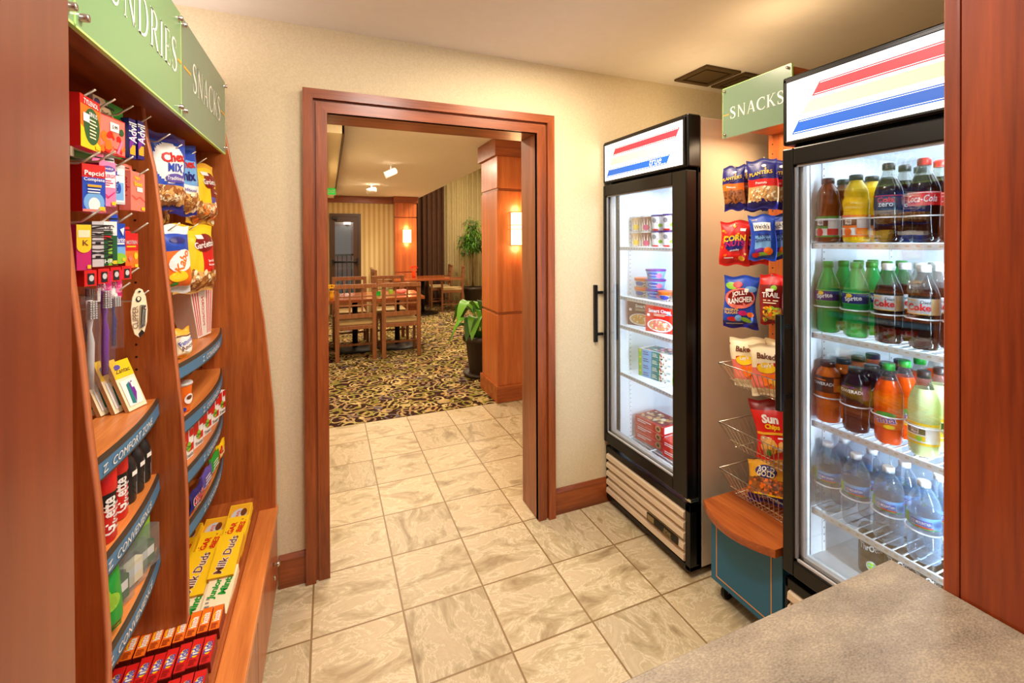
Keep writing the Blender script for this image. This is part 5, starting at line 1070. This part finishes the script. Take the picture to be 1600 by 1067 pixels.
put(planters('red', .105, .178, 34), 'peanut_bag', 'navy and red bag of pale nuts on the right top peg of the tower', 'snack bag', 1.452, 1.150, 1.566, -70, TG)
put(planters('red', .105, .178, 35), 'peanut_bag', 'navy and red nut bag behind its twin on the right top peg', 'snack bag', 1.520, 1.140, 1.566, -70, TG)
def corn(seed): return pouch(.105, .168, .035, lambda u, v: 'red', [('chips', .05, .1, .95, .95, 14, ['gold', 'orange'], .006), ('e', .52, .50, .36, .18, 'navy'), ('t', 'CORN', .5, .62, .14, 'yellow', 4, .8, .04), ('t', 'NUTS', .55, .50, .13, 'magenta', 4, .75, .03), ('t', 'crunchy', .55, .34, .06, 'white', 8, .6), ('lines', .2, .14, .6, .2, 1, 'white'), ('e', .78, .16, .10, .06, 'gold'), ('r', .68, .78, .86, .84, 'price_white')], 'darkred', seed=seed)
put(corn(41), 'corn_snack_bag', 'red corn snack bag at the front of the left middle peg on the tower', 'snack bag', 1.455, 1.272, 1.357, -56, TG)
put(corn(42), 'corn_snack_bag', 'red corn snack bag half hidden behind the front corn snack bag', 'snack bag', 1.510, 1.235, 1.360, -62, TG)
def welch(seed): return pouch(.088, .160, .030, lambda u, v: 'sky' if .25 < v < .55 and abs(u-.5) < .3 else 'blue', [('r', .18, .66, .84, .84, 'white'), ('t', "Welch's", .5, .75, .10, 'dark', 0, .6, .02), ('t', 'Fruit', .55, .56, .09, 'navy', 6, .6, .02), ('t', 'Snacks', .5, .46, .09, 'navy', 6, .7, .02), ('e', .45, .20, .22, .07, 'purple'), ('e', .72, .20, .16, .09, 'orange'), ('e', .5, .12, .20, .05, 'lime'), ('e', .28, .12, .14, .05, 'red'), ('t', 'NEW', .25, .91, .04, 'yellow', 0, .2)], 'blue', seed=seed)
put(welch(51), 'fruit_snack_bag', 'blue fruit snack bag at the front of the right middle peg on the tower', 'snack bag', 1.446, 1.145, 1.382, -62, TG)
put(welch(52), 'fruit_snack_bag', 'blue fruit snack bag directly behind the front fruit snack bag', 'snack bag', 1.500, 1.125, 1.384, -66, TG)
b = pouch(.118, .196, .040, lambda u, v: 'blue' if v > .12 else 'navy', [('e', .22, .82, .18, .07, 'lime'), ('e', .40, .84, .14, .06, 'red'), ('e', .80, .76, .18, .06, 'sky'), ('e', .5, .58, .47, .20, 'salmon'), ('e', .52, .60, .40, .15, 'darkred'), ('t', 'JOLLY', .5, .67, .11, 'white', 8, .55, .04), ('t', 'RANCHER', .52, .55, .11, 'white', 8, .78, .04), ('t', 'ORIGINAL', .26, .36, .05, 'yellow', 4, .45, .02), ('t', 'FLAVORS', .26, .30, .05, 'yellow', 4, .4, .02), ('e', .30, .18, .16, .045, 'red'), ('e', .48, .20, .11, .06, 'sky'), ('e', .70, .17, .16, .045, 'lime', -.3), ('e', .62, .30, .14, .05, 'magenta'), ('e', .84, .28, .10, .05, 'orange'), ('lines', .1, .06, .9, .09, 1, 'white'), ('r', .62, .70, .74, .77, 'price_white')], 'navy', seed=61)
put(b, 'candy_bag', 'bright blue hard candy bag hanging on the left lower peg of the tower', 'candy bag', 1.452, 1.243, 1.120, -54, TG)
b = pouch(.085, .178, .035, lambda u, v: 'red' if v > .8 else ('chip' if .10 < v < .36 and .15 < u < .9 else 'darkred'), [('chips', .14, .1, .9, .35, 70, ['yellow', 'gold', 'lime', 'orange', 'brown'], .006), ('t', 'TRAIL', .5, .60, .10, 'white', 0, .7, .03), ('lines', .2, .42, .9, .52, 2, 'cream'), ('e', .6, .74, .12, .05, 'lime'), ('r', .3, .66, .6, .72, 'price_white')], 'darkred', seed=62)
put(b, 'trail_mix_bag', 'dark red trail mix bag on the right lower peg beside the fridge door', 'snack bag', 1.460, 1.115, 1.153, -66, TG)
# bags in the wire baskets
def lays(seed): return pouch(.135, .190, .045, lambda u, v: 'cream' if v > .55 or v < .16 else ('orange' if u > .5 and v < .42 else 'salmon'), [('p', [(0, .90), (1, .86), (1, .82), (0, .86)], 'red'), ('t', 'Baked!', .5, .77, .12, 'brown', -4, .8, .03), ('e', .45, .54, .26, .10, 'yellow'), ('p', [(.18, .50), (.72, .54), (.74, .66), (.2, .62)], 'red'), ('t', "Lay's", .46, .58, .10, 'white', 5, .44, .03), ('chips', .3, .22, .95, .42, 8, ['orange', 'gold'], .018)], 'tan', seed=seed)
put(lays(71), 'potato_chip_bag', 'cream and red baked potato chip bag at the front of the top wire basket', 'chip bag', 1.560, 1.285, .868, -66, 'chip bags in the wire baskets', D(-10), D(-8))
put(lays(72), 'potato_chip_bag', 'cream and red baked chip bag to the right in the top wire basket', 'chip bag', 1.540, 1.180, .866, -68, 'chip bags in the wire baskets', D(-8), D(-8))
put(lays(73), 'potato_chip_bag', 'cream and red baked chip bag at the rear of the top wire basket', 'chip bag', 1.650, 1.20, .872, -66, 'chip bags in the wire baskets', D(-6), D(-6))
b = pouch(.135, .215, .05, lambda u, v: 'red' if v < .82 else 'darkred', [('t', 'Sun', .5, .68, .15, 'white', -4, .6, .05), ('t', 'Chips', .52, .54, .11, 'yellow', -4, .6, .04), ('r', .05, .42, .95, .46, 'gold'), ('lines', .2, .34, .8, .40, 1, 'white'), ('chips', .2, .12, .8, .34, 12, ['chip', 'tan', 'gold'], .018), ('e', .35, .12, .06, .06, 'green')], 'darkred', seed=74)
put(b, 'corn_chip_bag', 'bright red chip bag with white and yellow letters in the middle wire basket', 'chip bag', 1.560, 1.175, .624, -62, 'chip bags in the wire baskets', D(-12), D(-10))
b = pouch(.160, .150, .06, lambda u, v: 'gold' if v > .58 else ('nut' if v > .22 else 'navy'), [('chips', .03, .22, .97, .58, 110, ['nut', 'brown', 'chipdark', 'orange'], .008), ('e', .45, .74, .26, .16, 'navy'), ('t', 'ROLD', .45, .80, .12, 'white', 0, .4, .03), ('t', 'GOLD', .45, .68, .13, 'cream', 0, .5, .03), ('r', 0, .18, 1, .22, 'yellow'), ('t', 'PRETZELS', .5, .11, .08, 'white', 0, .8)], 'gold', seed=75)
put(b, 'pretzel_bag', 'yellow, brown and navy pretzel bag at the front of the lowest wire basket', 'pretzel bag', 1.580, 1.215, .432, -64, 'chip bags in the wire baskets', D(-22), D(-8))
b = pouch(.150, .150, .06, lambda u, v: 'gold' if v > .55 else ('nut' if v > .22 else 'navy'), [('chips', .03, .22, .97, .58, 90, ['nut', 'brown', 'chipdark'], .008)], 'gold', seed=76)
put(b, 'pretzel_bag', 'pretzel bag lying behind the front pretzel bag in the lowest basket', 'pretzel bag', 1.665, 1.19, .432, -66, 'chip bags in the wire baskets', D(-18))
# ================================================================ LOUNGE beyond the doorway
# panelled pillar
def pillar(name, label, x0, x1, y0, y1, zt, base_h, grooves, cap):
    t = thing(name, label, 'pillar', ((x0+x1)/2, (y0+y1)/2, 0))
    b = MB(); z = base_h
    for g in grooves+[zt]:
        b.box(x0, x1, y0, y1, z, g-.012 if g != zt else g, 'pillar_Z')
        if g != zt: b.box(x0+.008, x1-.008, y0+.008, y1-.008, g-.012, g+.012, 'mahogany_X'); z = g+.012
    b.build('shaft', t, .003)
    MB().box(x0-.018, x1+.018, y0-.018, y1+.018, .004, base_h, 'cherry_X').build('base', t, .003)
    if cap: MB().box(x0-.028, x1+.028, y0-.028, y1+.028, zt, 2.378, 'mahogany_X').build('capital', t, .003)
    return t
pillar('panelled_pillar', 'large orange wood pillar with a lit wall lamp, just beyond the doorway on the right', 1.405, 1.90, 3.755, 4.20, 2.22, .152, [.80, 1.92], True)
pillar('panelled_pillar', 'far wooden pilaster with a small lit wall lamp beside the brown drapes', 1.27, 1.71, 9.36, 9.60, 2.25, .12, [.82, 1.95], True)
def sconce(label, x, y, z, w_, h_):
    t = thing('wall_sconce', label, 'wall lamp', (x, y, z), 0, 'wall lamps on the wood pillars')
    b = MB(); b.box(-w_/2, w_/2, -.075, -.008, -h_/2, h_/2, 'lamp_glow'); b.build('lamp_shade', t, .003)
    b = MB(); b.box(-w_/2-.006, w_/2+.006, -.08, .0, h_/2, h_/2+.008, 'brass_trim').box(-w_/2-.006, w_/2+.006, -.08, 0, -h_/2-.008, -h_/2, 'brass_trim')
    for zz in (-.008, .028): b.box(-w_/2-.022, w_/2+.022, -.081, -.076, zz, zz+.006, 'brass_trim').box(-w_/2-.022, -w_/2-.018, -.081, 0, zz, zz+.006, 'brass_trim').box(w_/2+.018, w_/2+.022, -.081, 0, zz, zz+.006, 'brass_trim')
    b.box(-w_/2, w_/2, -.008, 0, -h_/2, h_/2, 'brass_trim'); b.build('frame', t)
    l = bpy.data.lights.new('sconce_light', 'POINT'); l.energy = 3.2*w_/.15; l.color = (1, .62, .30); l.shadow_soft_size = .05
    for zz in (-1, 1):
        lo = bpy.data.objects.new('sconce_light', l); COL.objects.link(lo); lo.location = (x, y-.06, z+zz*(h_/2+.03))
sconce('lit rectangular wall lamp on the near orange wood pillar', 1.60, 3.755, 1.565, .135, .29)
sconce('small lit wall lamp on the far pilaster', 1.505, 9.36, 1.565, .155, .265)
# chairs
def chair(label, arms, loc, rz, group='wooden chairs with lattice backs'):
    t = thing('dining_chair', label, 'chair', loc, rz, group); m = 'chairwood_Z'; w2 = .215
    for s in (-1, 1):
        b = MB(); b.prism([(-.235, 0), (-.195, 0), (-.19, .45), (-.215, .925), (-.245, .925), (-.225, .45)], s*w2-.024, s*w2+.024, 'X', m); b.build('leg', t, .003)
        b = MB(); b.box(s*w2-.018, s*w2+.018, .19, .226, 0, .435 if not arms else .64, m); b.build('leg', t, .003)
        b = MB(); b.box(s*w2-.010, s*w2+.010, -.20, .19, .14, .165, m); b.build('stretcher', t)
        if arms:
            b = MB(); b.prism([(-.22, .655), (.22, .635), (.25, .645), (.24, .665), (-.22, .685)], s*w2-.025, s*w2+.025, 'X', m); b.build('armrest', t, .004)
    b = MB(); b.box(-w2, w2, -.01, .01, .14, .165, m); b.build('stretcher', t)
    b = MB(); b.box(-w2, w2, -.225, .225, .385, .430, m); b.build('seat_frame', t, .003)
    b = MB(); b.box(-w2+.012, w2-.012, -.205, .222, .430, .478, 'seat_fabric'); b.build('seat', t, .015)
    b = MB()
    def rail(z0, z1, y, d=.022): b.box(-w2+.018, w2-.018, y, y+d, z0, z1, m)
    b.box(-w2-.024, w2+.024, -.252, -.212, .885, .935, m); rail(.520, .575, -.225)
    for z, y in ((.665, -.224), (.775, -.230)): rail(z, z+.018, y, .014)
    for k in (1, 2):
        x = -w2+2*w2*k/3; b.prism([(-.220, .57), (-.208, .57), (-.224, .89), (-.236, .89)], x-.010, x+.010, 'X', m)
    b.build('backrest', t, .002)
    return t
c0 = chair('lattice back chair nearest the left door jamb, back to the camera', False, (.310, 5.965, .004), 0)
dup(c0, (.858, 5.945, .004), (0, 0, D(-2)), 'lattice back chair with back to the camera, right of its twin at the near table')
dup(c0, (.29, 6.78, .004), (0, 0, PI), 'lattice back chair on the far side of the near table, left one')
dup(c0, (.84, 6.76, .004), (0, 0, PI), 'lattice back chair on the far side of the near table, right one')
c1 = chair('armchair with lattice back and pale seat, front one at the far table right side', True, (2.42, 9.22, .004), D(78))
dup(c1, (2.30, 9.80, .004), (0, 0, D(84)), 'armchair with lattice back partly behind the front one, at the far table')
dup(c1, (1.02, 8.62, .004), (0, 0, D(-88)), 'armchair at the left side of the far table, nearer one')
dup(c1, (1.02, 9.14, .004), (0, 0, D(-92)), 'armchair at the left side of the far table, farther one')
def table(label, x0, x1, y0, y1, bx, by, br):
    t = thing('dining_table', label, 'table', (bx, by, .004), 0, 'wooden dining tables')
    MB().box(x0-bx, x1-bx, y0-by, y1-by, .700, .738, 'tabletop_X').build('tabletop', t, .004)
    MB().lathe([(.035, .03), (.035, .70)], 'iron', 16).build('pedestal', t)
    MB().lathe([(br, 0), (br, .008), (br*.6, .022), (.05, .04)], 'iron', 32).build('base', t)
    return t
table('left wooden dining table joined to its neighbour, seen through the doorway', 0.006, .569, 5.83, 6.64, .33, 6.37, .26)
table('right wooden dining table with glare spot, joined to its left neighbour', .571, 1.165, 5.83, 6.64, .885, 6.36, .28)
table('far wooden dining table with the orange flower vase', 1.13, 2.19, 8.48, 9.32, 1.76, 9.02, .32)
def bouquet(name, label, x, y, z, c, pc, s=1):
    t = thing(name, label, 'flowers', (x, y, z), 0)
    MB().lathe([(.028*s, 0), (.035*s, .05*s), (.030*s, .10*s), (.038*s, .12*s)], pc, 16).build('vase', t)
    b = MB(); r = random.Random(5)
    for k in range(26):
        th = r.uniform(0, 2*PI); ph = r.uniform(.1, 1.5); R_ = .062*s; p = Vector((math.cos(th)*math.sin(ph)*R_, math.sin(th)*math.sin(ph)*R_, .15*s+math.cos(ph)*R_*.7))
        for q in range(5):
            a = 2*PI*q/5; v1 = p+Vector((math.cos(a), math.sin(a), .3))*.022*s; v2 = p+Vector((math.cos(a+.9), math.sin(a+.9), .3))*.022*s; b.add([p, v1, (v1+v2)/2+Vector((0, 0, .008*s)), v2], [(0, 1, 2, 3)], c)
    b.build('blossoms', t); return t
bouquet('flower_vase', 'orange flowers in an orange vase standing on the far table', 1.57, 8.95, .743, 'flower_orange', 'flower_orange', 1.1)
bouquet('flower_vase', 'yellow flower vase at the left edge of the near table, cut by the jamb', .035, 5.93, .743, 'yellow', 'gold', .9)
b = MB(); b.box(-.045, .045, -.03, .03, 0, .006, 'green').box(-.045, .045, .026, .030, 0, .05, 'green'); top(b, 'napkin_holder', 'small green holder lying in the middle of the near table', 'napkin holder', (.60, 6.15, .743))
b = MB(); b.box(-.025, .025, -.02, .02, 0, .045, 'lime'); top(b, 'menu_card', 'tiny green card standing between the near table chairs', 'card', (.80, 6.35, .743))
b = MB(); b.lathe([(.03, 0), (.06, .01), (.075, .055), (.068, .05), (.03, .012)], 'salmon', 20); top(b, 'fruit_bowl', 'reddish bowl on the right part of the near table', 'bowl', (.92, 6.2, .743))
# potted plants
t = thing('potted_tree', 'slim potted tree with narrow leaves in front of the sheer curtain', 'potted plant', (3.00, 9.60, .004), 0)
MB().lathe([(.15, 0), (.16, .02), (.215, .36), (.235, .38), (.235, .43), (.20, .43), (.19, .38)], 'pot_dark', 28, mod=lambda a, z, j: 1+(.015*math.cos(16*a) if 0 < j < 3 else 0)).build('pot', t)
MB().lathe([(.0, .385), (.20, .39)], 'soil', 20, cap=False).build('soil', t)
b = MB()
for k in range(3): b.tube([(.02*k-.02, .01*k, .38), (.015-.01*k, .01*k, .8), (-.01+.01*k, -.01, 1.2)], [.016, .013, .010], 'trunk', 8)
r = random.Random(3); tips = []
for k in range(34):
    th = r.uniform(0, 2*PI); e = r.uniform(-.2, 1.3); L_ = r.uniform(.22, .48); base = Vector((0, 0, r.uniform(1.12, 1.5))); tip = base+Vector((math.cos(th)*math.cos(e)*L_, math.sin(th)*math.cos(e)*L_, math.sin(e)*L_*.95+.1)); b.tube([base, (base+tip)/2+Vector((0, 0, .05)), tip], [.006, .004, .002], 'trunk', 5); tips.append((base, tip))
b.build('stems', t)
b = MB()
for base, tip in tips:
    for q in range(34):
        p = base.lerp(tip, r.uniform(.35, 1.05)); th = r.uniform(0, 2*PI); L_ = r.uniform(.12, .24); d = Vector((math.cos(th), math.sin(th), r.uniform(-.9, .5))).normalized(); s_ = d.cross(Vector((0, 0, 1))).normalized()*.010; m_ = p+d*L_*.5+Vector((0, 0, .02)); e_ = p+d*L_+Vector((0, 0, -.05)); b.add([p, m_+s_, e_, m_-s_], [(0, 1, 2, 3)], 'leaf' if q % 3 else 'leaf_bright')
o = b.build('leaves', t); o['kind'] = 'stuff'
t = thing('potted_plant', 'broad-leaved green plant in a dark ribbed pot beside the near pillar', 'potted plant', (1.60, 4.44, .004), 0) if False else thing('potted_plant', 'broad-leaved green plant in a dark ribbed pot beside the near pillar', 'potted plant', (1.535, 4.62, .004), 0)
MB().lathe([(.15, 0), (.19, .01), (.20, .04), (.17, .04)], 'pot_dark', 28).build('saucer', t)
MB().lathe([(.12, .03), (.13, .05), (.165, .36), (.20, .38), (.205, .43), (.17, .44), (.16, .39)], 'pot_dark', 32, mod=lambda a, z, j: 1+(.025*math.cos(18*a) if 0 < j < 3 else 0)).build('pot', t)
MB().lathe([(.0, .395), (.165, .40)], 'soil', 20, cap=False).build('soil', t)
r = random.Random(9)
for k in range(20):
    th = PI*.55+2*PI*k/17*1.0 if False else 2*PI*k/20+r.uniform(-.15, .15); L_ = r.uniform(.26, .38); up = r.uniform(.06, .40); wv = .078; b = MB(); n = 8; rows = []
    d = Vector((math.cos(th), math.sin(th), 0)); L_ *= .6 if d.y < -.3 and d.x > -.5 else 1; s_ = Vector((-d.y, d.x, 0)); P0 = d*.04+Vector((0, 0, .40))
    b.tube([P0, P0+d*.03+Vector((0, 0, up*.6)), P0+d*L_*.25+Vector((0, 0, up))], [.005, .004, .003], 'leaf_bright', 6)
    for i in range(n+1):
        q = i/n; c_ = P0+d*(L_*.25+L_*.8*q)+Vector((0, 0, up+.10*math.sin(PI*q*.9)-.20*q*q)); ww = wv*math.sin(PI*min(1, q*.93+.07))**.8; rows += [c_-s_*ww+Vector((0, 0, .012*math.sin(q*3))), c_-Vector((0, 0, .008)), c_+s_*ww+Vector((0, 0, .012*math.sin(q*3)))]
    b.add(rows, [(3*i+j, 3*i+j+1, 3*i+j+4, 3*i+j+3) for i in range(n) for j in (0, 1)], 'leaf_bright' if k % 3 else 'leaf', True); b.build('leaf', t)
# drapes
def drape(name, label, x0, x1, y, z1, m, folds, amp):
    b = MB(); n = folds*10; vs = []
    for i in range(n+1):
        x = x0+(x1-x0)*i/n; yy = y+amp*math.sin(2*PI*folds*i/n)+amp*.3*math.sin(5.3*folds*i/n); vs += [(x, yy, .01), (x, yy, z1), (x, yy+.004, .01), (x, yy+.004, z1)]
    b.add(vs, [(4*i, 4*i+4, 4*i+5, 4*i+1) for i in range(n)]+[(4*i+2, 4*i+3, 4*i+7, 4*i+6) for i in range(n)], m, True)
    o = b.build(name); tag(o, label, 'curtain'); return o
drape('drape', 'heavy dark brown drape hanging beside the far pilaster', 1.80, 2.50, 10.18, 3.29, 'drape_brown', 6, .05)
drape('sheer_curtain', 'pale sheer curtain hanging behind the slim potted tree', 2.50, 3.98, 10.26, 3.29, 'sheer', 12, .04)
# far glass exit door
b = MB(); b.box(.03, .075, 9.57, 9.62, .004, 2.02, 'bronze_door').box(.565, .62, 9.57, 9.62, .004, 2.02, 'bronze_door').box(.075, .565, 9.57, 9.62, 1.96, 2.02, 'bronze_door'); struct(b, 'door_frame_1')
b = MB(); b.box(.075, .13, 9.59, 9.63, .02, 1.96, 'bronze_door').box(.48, .565, 9.59, 9.63, .02, 1.96, 'bronze_door').box(.13, .48, 9.59, 9.63, 1.85, 1.96, 'bronze_door').box(.13, .48, 9.59, 9.63, .02, .30, 'bronze_door'); dd = struct(b, 'door_1')
MB().box(.13, .48, 9.608, 9.612, .30, 1.85, 'door_glass').build('glass_pane', dd)
b = MB(); b.tube([(.10, 9.53, 1.05), (.55, 9.53, 1.05)], .018, 'black', 8); b.box(.535, .565, 9.52, 9.59, .99, 1.13, 'black').box(.09, .115, 9.52, 9.59, 1.0, 1.1, 'black'); b.build('push_bar', dd)
b = MB(); b.box(.08, .18, 9.54, 9.59, 1.90, 1.94, 'black').tube([(.12, 9.54, 1.90), (.17, 9.50, 1.87)], .008, 'black', 6); b.build('door_closer', dd)
# what shows through that door at night: terrace floor, fence, lit lamp
struct(MB().box(-1.5, 2.5, 9.75, 14, -.05, 0, 'beige_metal').box(-1.5, 2.5, 13.9, 14, 0, 2.6, 'grey'), 'floor_terrace')
t = thing('pool_fence', 'dark metal fence outside the far glass door', 'fence', (.3, 11.2, 0), 0)
for k in range(22): MB().box(-1.0+.1*k, -.985+.1*k, -.01, .01, 0, 1.15, 'black').build('bar', t)
MB().box(-1.1, 1.2, -.015, .015, 1.13, 1.17, 'black').build('rail', t); MB().box(-1.1, 1.2, -.015, .015, .1, .13, 'black').build('rail', t)
o = tag(MB().box(-1.2, 2.2, 11.6, 13.4, .0, .06, 'teal').build('pool'), 'teal water surface outside beyond the dark fence', 'pool')
t = thing('outdoor_lamp', 'bright outdoor lamp seen through the far glass door', 'lamp', (.52, 13.85, 2.05), 0); MB().box(-.09, .09, -.10, -.01, -.09, .09, 'lens_glow').build('lamp_shade', t); MB().box(-.05, .05, -.01, .05, -.11, .11, 'black').build('base', t)
# ceiling spots
def spot(label, x, y, ang, lit):
    t = thing('ceiling_spot', label, 'spotlight', (x, y, 2.38), 0, 'white ceiling spotlights')
    MB().lathe([(.045, -.008), (.045, 0)], 'offwhite', 20).build('canopy', t); MB().tube([(0, 0, -.005), (0, 0, -.075)], .006, 'offwhite', 8).build('stem', t)
    xf = Matrix.Translation((0, 0, -.105)) @ Matrix.Rotation(D(ang), 4, 'Y')
    h_ = MB().lathe([(.030, .075), (.040, .065), (.042, -.075), (.037, -.075), (.034, -.05)], 'offwhite', 20, xf=xf, cap=False).build('lamp_head', t)
    MB().lathe([(.0, -.052), (.036, -.052)], 'lens_glow' if lit else 'dark', 16, xf=xf, cap=False).build('lens', h_)
spot('nearer white ceiling spotlight, unlit side towards the camera', .70, 5.50, 62, False)
spot('farther white ceiling spotlight with glowing lens', .65, 7.50, 75, True)
t = thing('exit_sign', 'green lit exit sign on the left ceiling beam', 'exit sign', (.055, 7.0, 2.235), 0)
MB().box(-.06, .055, -.012, .012, -.10, 0, 'offwhite').build('housing', t)
a = MB(); a.box(-.058, .053, -.0135, -.012, -.095, -.006, 'exit_green'); vs, fs, wd = glyphs('EXIT', .02); a.add([(x*.034, -.0140, -.05+y*.05) for x, y in vs], fs, 'letter_white'); a.build('sign_face', t)
